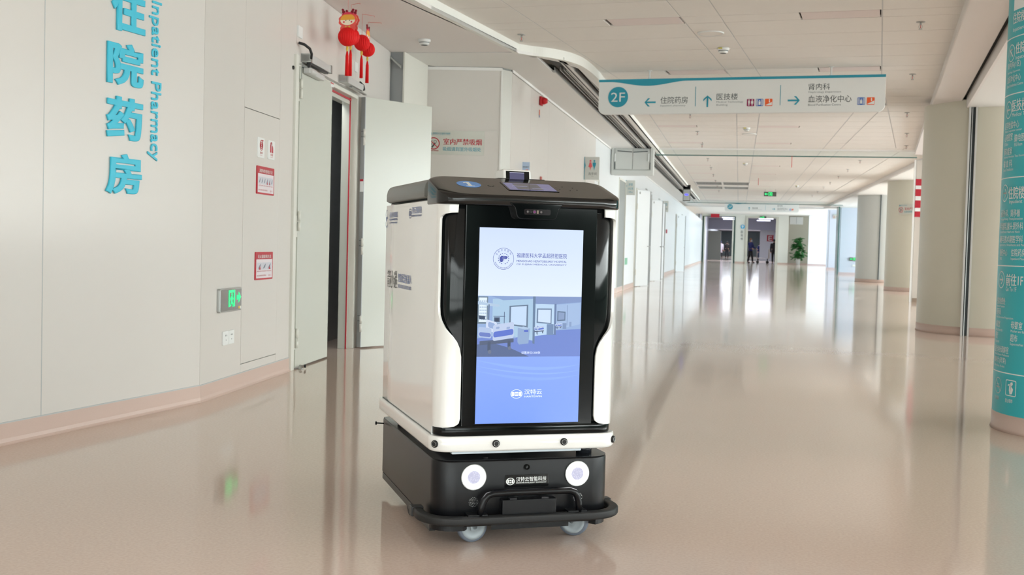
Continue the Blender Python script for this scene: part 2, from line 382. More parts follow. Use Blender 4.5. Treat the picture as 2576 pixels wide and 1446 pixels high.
MB().box(3.35, 3.9, -.06, -.035, 2.425, 2.436).build('slide_arm', M['steel'], cb2)
# the leaf that stands open, swung wide into the corridor
hp = S2(3.835); hinge = Vector((hp[0] + .05 * D2[1], hp[1] - .05 * D2[0], 0)); tip = Vector((-3.12, 11.15, 0)); ang = math.atan2(tip.y - hinge.y, tip.x - hinge.x)
lr = ang - r
b = MB(); 
def leafpt(x, y): return (3.835 + x * math.cos(lr) - y * math.sin(lr), x * math.sin(lr) + y * math.cos(lr) - .05)
def leafbox(b, x0, x1, y0, y1, z0, z1):
    pts = [leafpt(x0, y0), leafpt(x1, y0), leafpt(x1, y1), leafpt(x0, y1)]; return b.prism(pts, z0, z1)
l2 = leafbox(MB(), .0, .885, -.03, .03, .012, 2.40).build('door_leaf', M['door'], D1, bevel=.002)
leafbox(MB(), -.006, .0, -.03, .03, .012, 2.40).build('leaf_edge', M['doorgrey'], l2)
b = MB()
for z in (.26, .98, 2.02):
    for dz in (.0, .05):
        for yy in (-.014, .006): leafbox(b, -.009, -.005, yy, yy + .008, z + dz, z + dz + .008)
b.build_each('screw_hole', M['ink'], l2)
b = MB(); p = leafpt(-.012, -.03)
for z in (.16, .9, 1.94):
    b.cyl((p[0] - .012, p[1] - .005, z), (p[0] - .012, p[1] - .005, z + .075), .011).cyl((p[0] - .012, p[1] - .005, z + .08), (p[0] - .012, p[1] - .005, z + .155), .011)
b.build('hinge', M['frame'], l2)
leafbox(MB(), -.0085, -.006, -.026, .022, 1.50, 1.62).build('rating_label', M['signwhite'], l2); leafbox(MB(), -.0095, -.008, -.026, .022, 1.60, 1.62).build('label_band', M['signred'], l2)
lab = MB().box(2.80, 2.89, -.0165, -.0145, 2.385, 2.395).build('red_tag', M['signred'], D1)
MB().box(2.80, 2.89, -.016, -.0135, 2.36, 2.394).build('tag_card', M['signwhite'], lab)
# the space behind the open leaf
o3, r3 = frame(P1, P2)
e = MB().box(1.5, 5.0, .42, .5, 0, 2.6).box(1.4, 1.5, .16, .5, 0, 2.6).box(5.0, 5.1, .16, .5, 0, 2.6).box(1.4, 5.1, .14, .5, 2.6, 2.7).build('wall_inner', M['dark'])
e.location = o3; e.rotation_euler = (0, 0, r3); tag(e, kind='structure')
area('store_room_fill', (S2(2.9)[0] - .28, S2(2.9)[1] + .0, 2.55), (0, 0, 0), .2, 1.6, 9)  # unseen fill light, added to lift the black door opening
# floor door stop
e = empty('door_stop', (S2(1.99)[0] + .05, S2(1.99)[1] - .02, 0), label='small chrome door stop on the floor below the closed door leaf', cat='door stop')
MB().lathe([(.0, .0), (.022, 0), (.022, .006), (.012, .01), (.012, .032), (.0, .034)]).build('stop_post', M['steel'], e)
MB().cyl((.026, .01, .024), (.04, .014, .024), .013).build('stop_pad', M['rubber'], e)

# black stud beside the door frame
e = MB().lathe([(0, 0), (.016, 0), (.014, .010), (0, .014)], axis=(0, -1, 0)).build('wall_stud', M['rubber']); p = S2(1.775); e.location = (p[0], p[1], 2.36); e.rotation_euler = (0, 0, r)
tag(e, 'small round black stud on the wall left of the closed door leaf', 'stud')

# grey side door past the pharmacy door, closed back into its recess
SD = empty('door_2', (-3.80, 11.73, 0), 0, kind='structure')
MB().box(.02, .225, 0, .05, 0, 3.05).build('door_leaf', mat('side_door_grey', (150, 153, 154), .4), SD, bevel=.002)
MB().box(.225, .245, -.01, .9, 0, 3.05).box(.04, .058, -.02, 0, 0, 3.05).build('door_frame', M['frame'], SD, bevel=.002)
MB().plate([(.055, 3.01), (.215, 2.87), (.215, 2.90), (.075, 3.02)], -.05, -.005).build('closer_arm', M['steel'], SD, bevel=.003)

# ------------------------------------------------------------------ wall with the no smoking sign, and the corner
Q0 = (-3.95, 12.61); Q1 = (-2.72, 12.80); Q2 = (-2.64, 12.98)
W5, L5 = wall('wall_left.004', Q0, Q1, z1=3.05); panels(W5, [(.19, L5, 0, 3.03), (0, .19, 0, 3.03)], M['wall'])
MB().box(.185, .205, -.012, 0, 0, 3.03).box(.185, L5, -.012, 0, 3.01, 3.045).box(L5 - .012, L5 + .004, -.01, 0, 0, 3.03).build('trim_strip', M['white'], W5)
W6, L6 = wall('wall_left.005', Q1, Q2); panels(W6, [(0, L6, 0, 3.03)], mat('corner_strip_paint', (206, 205, 198), .4, var=.03, vscale=1.5))
FA = (-2.64, 12.98); FB = (-2.70, 92.0)
W7, L7 = wall('wall_left.006', FA, FB)
xs = [0, 1.25, 2.65, 4.08, 5.4, 6.55, 7.9, 9.25, 10.6, 12.0] + [13.3 + 1.3 * i for i in range(34)] + [L7]
for i in range(len(xs) - 1):
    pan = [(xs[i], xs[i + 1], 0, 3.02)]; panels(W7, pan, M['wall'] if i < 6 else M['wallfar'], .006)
MB().box(0, L7, -.012, 0, 3.02, 3.05).build('trim_strip', M['white'], W7)
skirting('baseboard_left.003', FA, FB, h=.11)
skirting('baseboard_left.004', Q0, Q1, h=.11)

# ------------------------------------------------------------------ ceiling
C = MB().add([(-6, -8, 3.20), (10, -8, 3.20), (10, 60, 3.20), (-6, 60, 3.20)], [(0, 1, 2, 3)]).build('ceiling', M['joint']); tag(C, kind='structure')
tiles = {}
def tilepoly(pts, m=None, name='ceiling_tile', z=ZT, th=.02, gap=.004):
    cx = sum(p[0] for p in pts) / len(pts); cy = sum(p[1] for p in pts) / len(pts)
    q = []
    for p in pts:
        dx, dy = cx - p[0], cy - p[1]; q.append((p[0] + math.copysign(gap, dx), p[1] + math.copysign(gap, dy)))
    MB().prism(q, z, z + th).build(name, m or M['tile'], C)
LIGHT = mat('ceiling_light_diffuser', (236, 224, 220), .5)
def near(u0, u1, v0, v1, **k): k['gap'] = .006 if k.get('gap', .003) < .006 else k['gap']; tilepoly([UV(u, v)[:2] for u, v in ((u0, v0), (u0, v1), (u1, v1), (u1, v0))], **k)
VC = [-3.80, -3.21, -1.81, -1.455, -.055, .64]
for k in range(-1, 3):                            # the near stretch: four rows of tiles, then a narrow row that holds the lamps
    base = 10.41 + 3.14 * (k - 1)
    if k == 2: rows = [(13.55, 13.87, 1), (13.87, 14.62, 0)]
    else: rows = [(base, base + .32, 1)] + [(base + .32 + .705 * i, base + .32 + .705 * (i + 1), 0) for i in range(4)]
    if k == -1: rows = rows[3:]
    for u0_, u1_, nar in rows:
        for j in range(5):
            if nar and j in (1, 3):
                vm = (VC[j] + VC[j + 1]) / 2
                near(u0_, u1_, VC[j], vm - (.02 if j == 1 else .0), gap=.003)
                near(u0_, u1_, vm, VC[j + 1] - .01, m=LIGHT, name='light_panel', gap=.010)
            else: near(u0_, u1_, VC[j], VC[j + 1], gap=.003)
near(-8, 4.95, -3.8, .60)
for v in (-3.21, -1.81, -1.455, -.055):           # pale runners between the rows
    p, q = UV(4, v), UV(14.62, v); d = nv * .009
    MB().prism([(p[0] - d.x, p[1] - d.y), (p[0] + d.x, p[1] + d.y), (q[0] + d.x, q[1] + d.y), (q[0] - d.x, q[1] - d.y)], ZT + .003, ZT + .03).build('runner', M['alu'], C)
def diag(y): return 1.63 + (y - 14.5) * .1475
def edge(y): return .58 * .9933 / 1 + .1165 * y + .06 if y < 24.4 else 3.88
def neary(x): return 14.87 - (x + 1.49) * .1166
YR = []
y = 14.62
seq = []
while y < 56:
    seq += [(y + .705 * i, y + .705 * (i + 1), 0) for i in range(4)] if y > 14.7 else [(15.33, 16.035, 0), (16.035, 16.74, 0)]
    y = seq[-1][1]; seq.append((y, y + .31, 1)); y += .31
far = MB(); farl = MB()
def quad(l0, r0_, l1, r1_, y0, y1, m=None, name='ceiling_tile'):
    if r0_ - l0 < .04 and r1_ - l1 < .04: return
    pts = [(l0, y0), (max(r0_, l0 + .005), y0), (max(r1_, l1 + .005), y1), (l1, y1)]
    if y0 < 34: tilepoly(pts, m=m, name=name, gap=.009)
    else:
        g = .012
        (farl if m else far).prism([(pts[0][0] + g, y0 + g), (pts[1][0] - g, y0 + g), (pts[2][0] - g, y1 - g), (pts[3][0] + g, y1 - g)], ZT, ZT + .02)
for (a, b_) in ((-1.80, -1.47), (-1.47, -.105), (-.105, .245), (.245, 1.63)):
    tilepoly([(a, neary(a) + .01), (b_, neary(b_) + .01), (b_, 15.33), (a, 15.33)], gap=.004)
tilepoly([(1.63, 14.52), (2.33, 14.45), (edge(15.33), 15.33), (1.66, 15.33)], gap=.004)
for y0, y1, nar in seq:
    cols = [(-1.80, -1.47), (-1.47, -.105), (-.105, .245), (.245, 1.63)]
    for a, b_ in cols:
        if nar and b_ - a > 1: quad(a, (a + b_) / 2, a, (a + b_) / 2, y0, y1, LIGHT, 'light_panel'); quad((a + b_) / 2, b_, (a + b_) / 2, b_, y0, y1)
        else: quad(a, b_, a, b_, y0, y1)
    if y1 < 24.5:
        quad(1.63, min(1.975, diag(y0)), 1.63, min(1.975, diag(y1)), y0, y1)
        if diag(y0) > 1.975: quad(1.975, diag(y0), 1.975, diag(y1), y0, y1)
        quad(diag(y0), edge(y0), diag(y1), edge(y1), y0, y1)
    else:
        quad(1.63, 1.975, 1.63, 1.975, y0, y1); quad(1.975, 3.2, 1.975, 3.2, y0, y1); quad(3.2, 3.92, 3.2, 3.92, y0, y1)
tag(far.build('distant_tiles', M['tile'], C), kind='stuff'); tag(farl.build('distant_light_panels', LIGHT, C), kind='stuff')
for x in (-1.47, -.105, .245, 1.63, 1.975):
    MB().box(x - .011, x + .011, 14.9 if x < 1.9 else 17.0, 56, ZT + .003, ZT + .03).build('runner', M['alu'], C)
MB().prism([(1.62, 14.5), (1.642, 14.5), (diag(24.3) + .011, 24.3), (diag(24.3) - .011, 24.3)], ZT + .003, ZT + .03).build('runner', M['alu'], C)
# plaster soffit on the left and its pale upstand
path = [UV(-8, -3.79)[:2], UV(9.2, -3.765)[:2], (-2.35, 11.85)]
arc = [(-2.35, 11.85), (-2.22, 12.0), (-2.10, 12.09), (-1.98, 12.24), (-1.88, 12.42), (-1.80, 12.69), (-1.76, 13.05), (-1.735, 13.53), (-1.73, 14.4), (-1.73, 17.0)]
so = MB().prism([(-6, -8), path[0], path[1], path[2], (-2.35, 11.75), (-6, 11.75)], ZS, ZS + .03).build('soffit', M['soffit'], C)
MB().prism([(-6, 11.75), (-2.37, 11.80)] + arc + [(-1.73, 49.9), (-1.78, 49.9), (-1.78, 14), (-2.0, 12.9), (-2.25, 12.2), (-6, 12.2)][:0] + [(-1.73, 49.9), (-1.80, 49.9)] + [(-1.80, 16), (-1.86, 12.9), (-2.0, 12.45), (-2.2, 12.12)] + [(-2.3, 12.06), (-6, 12.06)], ZS, ZS + .03).build('soffit', M['white'], C)
full = [p for p in path] + arc[1:] + [(-1.73, 49.9)]
def upstand(pts, z0, z1, th, name, m, parent):
    b = MB(); n = len(pts); off = []
    for i in range(n):
        a = Vector(pts[max(i - 1, 0)]); c = Vector(pts[min(i + 1, n - 1)]); d = (c - a).normalized(); off.append((pts[i][0] - d.y * th, pts[i][1] + d.x * th))
    for i in range(n - 1): b.prism([pts[i], pts[i + 1], off[i + 1], off[i]], z0, z1)
    return b.build(name, m, parent)
def smooth(pts, k=5):
    out = []
    for i in range(len(pts) - 1):
        p0, p1, p2, p3 = pts[max(i - 1, 0)], pts[i], pts[i + 1], pts[min(i + 2, len(pts) - 1)]
        if math.hypot(p2[0] - p1[0], p2[1] - p1[1]) > .95: out.append(p1); continue
        for j in range(k):
            t = j / k; out.append(tuple(.5 * (2 * p1[a] + (p2[a] - p0[a]) * t + (2 * p0[a] - 5 * p1[a] + 4 * p2[a] - p3[a]) * t * t + (-p0[a] + 3 * p1[a] - 3 * p2[a] + p3[a]) * t ** 3) for a in (0, 1)))
    return out + [pts[-1]]
full = path[:2] + smooth(arc) + [(-1.73, 49.9)]
upstand(full, ZS - .0005, ZT + .03, .05, 'upstand', mat('upstand_white', (240, 240, 234), .5), C)
# plaster strip along the corridor wall with two dark shutter slots in it
def strip(x0a, x1a, x0b, x1b, ya, yb, z, m, name, zt=.03): return MB().prism([(x0a, ya), (x1a, ya), (x1b, yb), (x0b, yb)], z, z + zt).build(name, m, C)
strip(-4.2, -2.20, -2.9, -2.20, 12.06, 13.2, ZS, M['white'], 'soffit'); strip(-2.9, -2.17, -2.9, -2.17, 13.2, 49.9, ZS, M['white'], 'soffit')
strip(-2.00, -1.93, -2.00, -1.93, 12.3, 49.9, ZS, M['white'], 'soffit')
slot1 = strip(-2.17, -2.00, -2.17, -2.00, 12.55, 40, ZS + .06, M['slot'], 'shutter_slot'); slot2 = strip(-1.93, -1.80, -1.93, -1.80, 13.0, 40, ZS + .06, M['slot'], 'shutter_slot')
for s, xs_ in ((slot1, (-2.165, -2.10, -2.055, -2.025)), (slot2, (-1.925, -1.86, -1.825))):
    for i, x in enumerate(xs_): MB().box(x - .004, x + .004, 13.1, 40, ZS - .002 if i in (0,) else ZS + .012, ZS + .05).build('slot_rail', M['rail'], s)
MB().box(-1.975, -1.962, 12.4, 49.9, ZS - .006, ZS).build_each('ceiling_line', M['joint'], C)
# right hand bulkhead with the long black shutter slot
b = MB().prism([UV(-8, .595)[:2], UV(-8, .955)[:2], UV(16.4, .955)[:2], UV(16.9, .595)[:2]], ZS, ZT + .03); b.build('soffit', M['soffit'], C, bevel=.015)
b = MB().prism([UV(16.9, .595)[:2], UV(16.4, 2.6)[:2], (7.5, 24.3), (3.44, 24.3)], ZS, ZT + .03); b.build('soffit', M['soffit'], C)
MB().prism([UV(-8, .955)[:2], UV(-8, 1.0)[:2], UV(16.0, 1.0)[:2], UV(16.0, .955)[:2]], ZS + .05, ZS + .07).build('shutter_slot', mat('black_slot', (12, 12, 14), .7), C)
MB().prism([UV(-8, 1.0)[:2], UV(-8, 1.03)[:2], UV(16.3, 1.03)[:2], UV(16.3, 1.0)[:2]], 2.95, ZS + .1).build('slot_lip', M['soffit'], C)
MB().prism([UV(-8, 1.03)[:2], (9.9, -8), (9.9, 16.0), UV(16.3, 1.03)[:2]], 2.95, 2.98).build('soffit', M['white'], C)
MB().box(3.92, 9.9, 24.3, 56, ZS, ZS + .03).build('soffit', M['white'], C)
MB().box(3.90, 3.935, 24.4, 56, ZS, ZT + .03).build('upstand', M['soffit'], C)
# ceiling of the far hall
CF = MB().add([(-6, 50, 3.16), (3.9, 50, 3.16), (3.9, 57, 3.16), (-6, 57, 3.16)], [(0, 1, 2, 3)]).add([(-6, 57, 3.45), (10, 57, 3.45), (10, 92, 3.60), (-6, 92, 3.60)], [(0, 1, 2, 3)]).add([(-6, 57, 3.1), (10, 57, 3.1), (10, 57, 3.5), (-6, 57, 3.5)], [(0, 1, 2, 3)]).build('ceiling.001', M['white']); tag(CF, kind='structure')
# glass smoke curtains hanging across the corridor
for i, (y, x0, x1, z0) in enumerate(((24.42, -1.80, 3.50, 2.99), (50.3, -2.3, 4.28, 3.00))):
    g = empty('smoke_curtain', (0, y, 0), label=('clear glass smoke curtain under the ceiling just behind the hanging 2F sign', 'distant glass smoke curtain spanning the corridor above the second 2F sign')[i], cat='glass panel')
    MB().box(x0, x1, -.004, .004, z0 + .02, ZT).build('glass_pane', M['glass'], g)
    MB().box(x0, x1, -.012, .012, z0, z0 + .022).build('bottom_rail', M['glassedge'], g)
    MB().box(x0, x1, -.02, .02, ZT - .03, ZT).build('top_rail', M['white'], g)

# ------------------------------------------------------------------ right hand side: rounded columns, partitions, windows
def column(name, cx, cy, rad, z1, m, lo=0., skirt=.105, n=96):
    b = MB(); vs = []; 
    for z in (lo, z1):
        vs += [(cx + rad * math.cos(2 * math.pi * i / n), cy + rad * math.sin(2 * math.pi * i / n), z) for i in range(n)]
    b.add(vs, [(i, (i + 1) % n, (i + 1) % n + n, i + n) for i in range(n)], True); c = b.build(name, m); tag(c, kind='structure')
    if skirt:
        b = MB(); b.lathe([(rad + .012, 0), (rad + .004, .02), (rad + .004, skirt), (rad, skirt)], (cx, cy, 0), n).build('skirting', M['skirt'], c)
    return c
colpaint = mat('column_paint', (214, 211, 196), .38, var=.01, vscale=1)
c1 = column('pillar_right', 3.42, 16.45, .98, 3.06, colpaint)
c2 = column('pillar_right', 5.02, 33.4, .98, 3.06, colpaint); c3 = column('pillar_right', 5.1, 42.2, 1.0, 3.06, mat('column_paint_far', (206, 210, 208), .35))
MB().box(4.76, 4.79, 41.20, 41.26, .1, 3.05).build('joint_cover', M['ink'], c3)
# shutter guide rail on the first column
g = empty('guide_rail', (2.90, 15.56, 0), R(-10), label='full height steel shutter guide rail on the face of the big rounded column', cat='guide rail')
MB().box(-.052, -.026, -.02, .05, 0, 2.96).box(.030, .052, -.02, .05, 0, 2.96).build('rail_flange', M['alu'], g, bevel=.002)
MB().box(-.026, .030, .006, .05, 0, 2.96).build('rail_channel', mat('rail_channel_black', (26, 32, 32), .3, metal=.3), g)
MB().box(-.012, -.004, -.012, .01, 0, 2.96).build('brush_strip', M['steel'], g)
# partition with the big red B
e, L = wall('wall_right', (3.655, 25.62), (9.9, 25.62), m=M['wall']); panels(e, [(.02, L, 0, 3.04)], mat('partition_paint', (206, 198, 188), .4)); MB().box(-.03, .005, -.02, .02, 0, 3.05).build('edge_trim', M['white'], e)
MB().box(.03, L, -.008, 0, 0, .09).build('skirting', mat('brown_skirting', (150, 132, 116), .4), e)
sg = empty('block_sign', (3.652, 25.61, 0), label='red wall sign with a big white B half hidden behind the rounded column', cat='sign')
MB().box(.012, .85, -.012, 0, 1.83, 2.64).build('sign_board', M['signred'], sg)
MB().plate([(.012, 1.95), (.30, 1.95), (.36, 2.0), (.38, 2.1), (.34, 2.2), (.36, 2.3), (.36, 2.42), (.30, 2.50), (.012, 2.50)], -.016, -.012).build('letter', M['signwhite'], sg)
b = MB()
for z0, z1 in ((2.025, 2.185), (2.275, 2.425)):
    h = (z1 - z0) / 2; b.plate([(.012, z0), (.11, z0)] + [(.11 + .07 * math.cos(t), z0 + h + h * math.sin(t)) for t in [R(-70 + 20 * k) for k in range(8)]] + [(.11, z1), (.012, z1)], -.020, -.016)
b.build_each('letter_counter', M['signred'], sg)
# bluish wall pieces by the far glazing
def slab(name, x0, x1, y, m, z1=3.14, d=.3):
    e = MB().box(x0, x1, y, y + d, 0, z1).build(name, m); tag(e, kind='structure')
    MB().box(x0, x1, y - .008, y, 0, .10).build('skirting', mat('far_skirting', (206, 188, 190), .4), e); return e
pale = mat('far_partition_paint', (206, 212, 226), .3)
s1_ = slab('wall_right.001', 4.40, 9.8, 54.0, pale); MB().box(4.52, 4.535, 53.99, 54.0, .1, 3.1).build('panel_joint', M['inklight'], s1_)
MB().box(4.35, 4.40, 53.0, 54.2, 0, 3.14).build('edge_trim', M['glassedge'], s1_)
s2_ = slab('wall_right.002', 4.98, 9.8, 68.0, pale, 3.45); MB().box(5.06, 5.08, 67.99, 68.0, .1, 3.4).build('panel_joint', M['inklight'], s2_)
# end wall with its two openings
EW = MB()
Y = 85.0
EW.box(-2.75, -2.62, Y, Y + .3, 0, 3.38).box(-.33, .56, Y, Y + .3, 0, 3.38).box(-2.75, 3.50, Y, Y + .3, 3.38, 3.7).box(2.62, 3.50, Y, Y + .3, 0, 3.38)
ew = EW.build('wall_end', mat('end_wall_paint', (222, 222, 214), .35)); tag(ew, kind='structure')
for (x0, x1, y) in ((-.33, .56, Y), (2.70, 3.50, Y)): MB().box(x0 + .06, x1, y - .01, y, 0, .11).build('skirting', M['skirt'], ew)
dg = mat('dark_green_frame', (44, 74, 64), .3)
d3 = empty('door_3', (0, Y, 0), kind='structure'); MB().box(-2.68, -2.58, -.06, 0, 0, 3.4).box(-.40, -.30, -.06, 0, 0, 3.4).box(-2.6, -.4, -.05, 0, 3.36, 3.40).build('door_frame', dg, d3)
MB().box(-2.58, -2.48, -.05, 0, 0, 3.36).box(-.52, -.42, -.05, 0, 0, 3.36).build('door_leaf', M['frame'], d3)
d4 = empty('door_4', (0, Y, 0), kind='structure'); MB().box(.44, .60, -.07, 0, 0, 3.42).box(2.58, 2.78, -.07, 0, 0, 3.42).box(.6, 2.6, -.07, 0, 3.32, 3.42).build('door_frame', mat('stone_frame', (196, 194, 182), .4), d4)
nb = MB().box(3.40, 5.3, Y + 1.3, Y + 1.5, 0, 3.6).build('wall_niche', mat('niche_paint', (190, 184, 168), .4)); tag(nb, kind='structure')
MB().box(3.40, 5.3, Y + 1.29, Y + 1.3, 0, .1).build('skirting', M['skirt'], nb)
vb = MB().box(3.62, 4.56, Y + 1.22, Y + 1.3, 2.95, 3.5).build('vent_box', M['white']); tag(vb, 'pale boxed vent high on the niche wall above the potted plant', 'vent box')
MB().box(4.08, 4.1, Y + 1.215, Y + 1.22, 2.98, 3.48).build('cover_joint', M['inklight'], vb)
slab('wall_right.003', 4.86, 9.8, 84.0, mat('bright_wall_paint', (240, 246, 250), .3), 3.6)
# windows: glazed wall along the right and behind the viewer (seen only in reflections)
def glazing(name, A, B, step, z0=.0, z1=3.0, rails=(.9,)):
    o, r_ = frame(A, B); L = math.hypot(B[0] - A[0], B[1] - A[1]); e = empty(name, o, r_, kind='structure'); b = MB(); n = int(L / step)
    for i in range(n + 1): b.box(i * L / n - .035, i * L / n + .035, 0, .09, z0, z1)
    for z in (z0, *rails, z1): b.box(0, L, .01, .07, z - .03, z + .03)
    b.build('mullion_grid', M['darkgrey'], e); MB().box(0, L, .04, .045, z0, z1).build('window_pane', M['glass'], e)
glazing('window_1', (9.5, -6.5), (9.5, 92), 1.5); glazing('window_2', (-4, -6.6), (9.5, -6.6), 1.35, rails=(.9, 2.2))
e = MB().box(9.45, 10, -8, 16, 2.9, 3.3).box(9.45, 10, 16, 92, 2.9, 3.7).box(-6, 10, -8, -6.6, 2.95, 3.3).build('wall_header', M['white']); tag(e, kind='structure')
# the dim hall past the end wall
H = MB()
H.box(-3.2, -3.0, 85.3, 112, 0, 3.9).box(-2.95, -2.9, 85.3, 175, 0, 3.9).build('wall_beyond', mat('hall_wall_blue', (206, 214, 224), .4)); tag(bpy.data.objects['wall_beyond'], kind='structure')
e = MB().box(-6, 10, 85.3, 120, 3.9, 4.0).box(-6, 10, 120, 175, 3.6, 3.7).build('ceiling.002', mat('dim_ceiling', (206, 206, 216), .6)); tag(e, kind='structure')
e = MB().box(-2.9, 6, 110, 110.3, 2.86, 3.9).build('beam', mat('dark_beam', (150, 154, 168), .6)); tag(e, kind='structure')
e = MB().box(-2.9, -1.72, 110, 112, 0, 2.7).build('wall_block', mat('dark_green_block', (140, 144, 134), .5)); tag(e, kind='structure')
e = MB().box(1.95, 3.8, 112, 112.2, 0, 2.9).build('wall_e_sign', mat('hall_grey_wall', (226, 228, 234), .5)); tag(e, kind='structure')
e = MB().box(-6, 10, 174.5, 175, 0, 3.9).build('wall_far_end', mat('hall_end_wall', (196, 212, 214), .5)); tag(e, kind='structure')
e = MB().box(3.42, 3.6, 87, 175, 0, 3.9).build('wall_beyond.001', mat('hall_wall_b', (180, 188, 198), .4)); tag(e, kind='structure')
area('hall_lamp', (0.5, 140, 3.4), (0, 0, 0), 5, 40, 1500, (.86, .93, 1.0))
area('hall_lamp_near', (0.8, 98, 3.8), (0, 0, 0), 4, 10, 700, (.9, .93, 1.0))
for i, (x0, x1, y, z) in enumerate(((-1.33, -.35, 88, 3.36), (-1.30, -.34, 92, 3.34), (1.42, 2.5, 89, 3.36), (1.35, 2.4, 93.5, 3.33))):
    e = MB().box(x0, x1, y, y + .12, z, z + .06).build('ceiling_lamp', M['tube'])
    tag(e, ('lit tube lamp nearer the end wall, seen through the left opening', 'lit tube lamp deeper in, seen through the left opening', 'lit tube lamp nearer the end wall, seen through the wide opening', 'lit tube lamp deeper in, seen through the wide opening')[i], 'lamp')
e = empty('block_sign', (2.61, 111.98, 0), label='red square wall sign with a white letter E seen through the wide opening', cat='sign')
MB().box(0, .62, -.03, 0, 1.84, 2.44).build('sign_board', M['signred'], e); text('E', M['signwhite'], e, .14, 1.92, .33, .44, y=-.05, ext=.02, name='letter')

# ------------------------------------------------------------------ lettering on the near left wall
o, r = frame((-3.491, 4.901), P1)
PS = empty('pharmacy_lettering', (o[0], o[1], 0), r, 'big turquoise raised Chinese characters stacked down the near left wall', 'lettering')
for ch, x0, x1, z0, z1 in (('住', .785, 1.075, 2.16, 2.42), ('院', .752, 1.066, 1.862, 2.10), ('药', .752, 1.064, 1.565, 1.80), ('房', .752, 1.060, 1.262, 1.488)):
    text(ch, [M['tealtext']][0], PS, x0, z0, x1 - x0, z1 - z0, y=-.007, ext=.013, fat=.032, name='character', res=4)
EN = empty('pharmacy_lettering', (o[0], o[1], 0), r, 'thin turquoise Latin lettering reading downwards beside the stacked characters', 'lettering')
for wd, zt, zl in (('Inpatient', 2.385, .425), ('Pharmacy', 1.925, .455)):
    text(wd, M['tealtext'], EN, 1.118, zt, zl, .112 if wd == 'Inpatient' else .118, y=-.005, ext=.008, fat=.005, name='word', res=3, vert=True)

# ------------------------------------------------------------------ things on the cabinet wall
o2, r2 = frame(P1, P2)
def onwall(name, s, z, label, cat, group=None): p = S2(s); return empty(name, (p[0], p[1], z), r2, label, cat, group)
def rrect(x0, x1, z0, z1, rad, n=5):
    pts = []
    for cx, cz, a in ((x1 - rad, z1 - rad, 0), (x0 + rad, z1 - rad, 90), (x0 + rad, z0 + rad, 180), (x1 - rad, z0 + rad, 270)):
        pts += [(cx + rad * math.cos(R(a + 90 * i / n)), cz + rad * math.sin(R(a + 90 * i / n))) for i in range(n + 1)]
    return pts
e = onwall('fire_point_sign', .986, 1.61, 'small white card with a red hose coil, above the upper red notice', 'sign')
MB().plate(rrect(0, .145, 0, .142, .01), -.006, 0).build('sign_board', M['signwhite'], e)
b = MB(); 
for k in range(3): b.ring(.075, .088, .038 - .012 * k, .033 - .012 * k, -.008, -.006, 24, .85)
b.box(.075, .115, -.008, -.006, .120, .127).build('hose_coil', M['signred'], e)
text('消火栓', M['signred'], e, .045, .026, .055, .018, y=-.0075, bold=.01); text('Fire hydrant', M['signred'], e, .045, .012, .055, .008, y=-.0075)
e = onwall('fire_point_sign', 1.21, 1.613, 'small white card with a red extinguisher, beside the hose coil card', 'sign')
MB().plate(rrect(0, .15, 0, .138, .01), -.006, 0).build('sign_board', M['signwhite'], e)
MB().box(.045, .068, -.008, -.006, .05, .10).disc(.0565, .10, .0115, -.008, -.006).box(.05, .063, -.008, -.006, .10, .122).plate([(.085, .05), (.11, .05), (.108, .085), (.095, .105), (.085, .08)], -.008, -.006).tube([(.056, -.007, .12), (.07, -.007, .125), (.08, -.007, .11)], .003, 6).build('extinguisher_icon', M['signred'], e)
text('灭火器', M['signred'], e, .05, .026, .055, .018, y=-.0075, bold=.01); text('Fire extinguisher', M['signred'], e, .045, .012, .062, .008, y=-.0075)
def notice(s, z, wd, h, title, n, label, strip_):
    e = onwall('instruction_notice', s, z, label, 'notice')
    MB().plate(rrect(0, wd, 0, h, .008), -.008, 0).build('notice_board', M['signred'], e)
    MB().plate(rrect(.018, wd - .018, .012, h - .052, .006), -.0095, -.008).build('notice_field', mat('notice_pinkish_white', (226, 218, 222), .4), e)
    text(title, M['signwhite'], e, .045, h - .045, wd - .09, .026, y=-.0095, bold=.015, name='title')
    f = MB(); g = MB(); q = MB()
    for k in range(n):
        x0 = .03 + k * (wd - .06) / n; ww = (wd - .06) / n - .006
        f.ring(x0 + ww / 2, h * .49, .001, .0, -.0105, -.0095, 4); g.box(x0, x0 + ww, -.0102, -.0095, h * .36, h * .62)
        q.plate([(x0 + ww * .2, h * .40), (x0 + ww * .5, h * .52), (x0 + ww * .8, h * .58), (x0 + ww * .6, h * .44)], -.011, -.0102)
    g.build('picture_cell', mat('notice_cell', (206, 206, 214), .5), e); q.build_each('picture_drawing', mat('notice_drawing', (126, 134, 148), .5), e)
    b = MB()
    for k in strip_: x0 = .03 + k * (wd - .06) / n; ww = (wd - .06) / n - .006; b.plate([(x0 + ww * .35, h * .37), (x0 + ww * .75, h * .37), (x0 + ww * .6, h * .5)], -.0115, -.0102)
    b.build_each('red_figure', M['signred'], e)
    for k in range(n): text('使用说明', M['signred'], e, .032 + k * (wd - .06) / n, h * .29, (wd - .06) / n - .012, .009, y=-.0102)
    text('发现火情请立即拨打报警电话', M['signred'], e, .03, h * .13, (wd - .06) * .62, .010, y=-.0102); text('☎119', M['signred'], e, wd * .74, h * .11, .05, .016, y=-.0102) 
notice(.975, 1.351, .378, .199, '消防栓使用方法', 6, 'upper red framed notice with a row of six small pictures', (3, 4))
notice(.973, .737, .381, .20, '灭火器使用方法', 3, 'lower red framed notice with three small pictures', (0, 2))
e = onwall('exit_sign', .268, .545, 'chrome wall exit sign with a glowing green running man and arrow, low on the wall', 'exit sign')
MB().plate(rrect(0, .398, 0, .156, .012), -.022, 0).build('sign_case', M['steel'], e, bevel=.002)
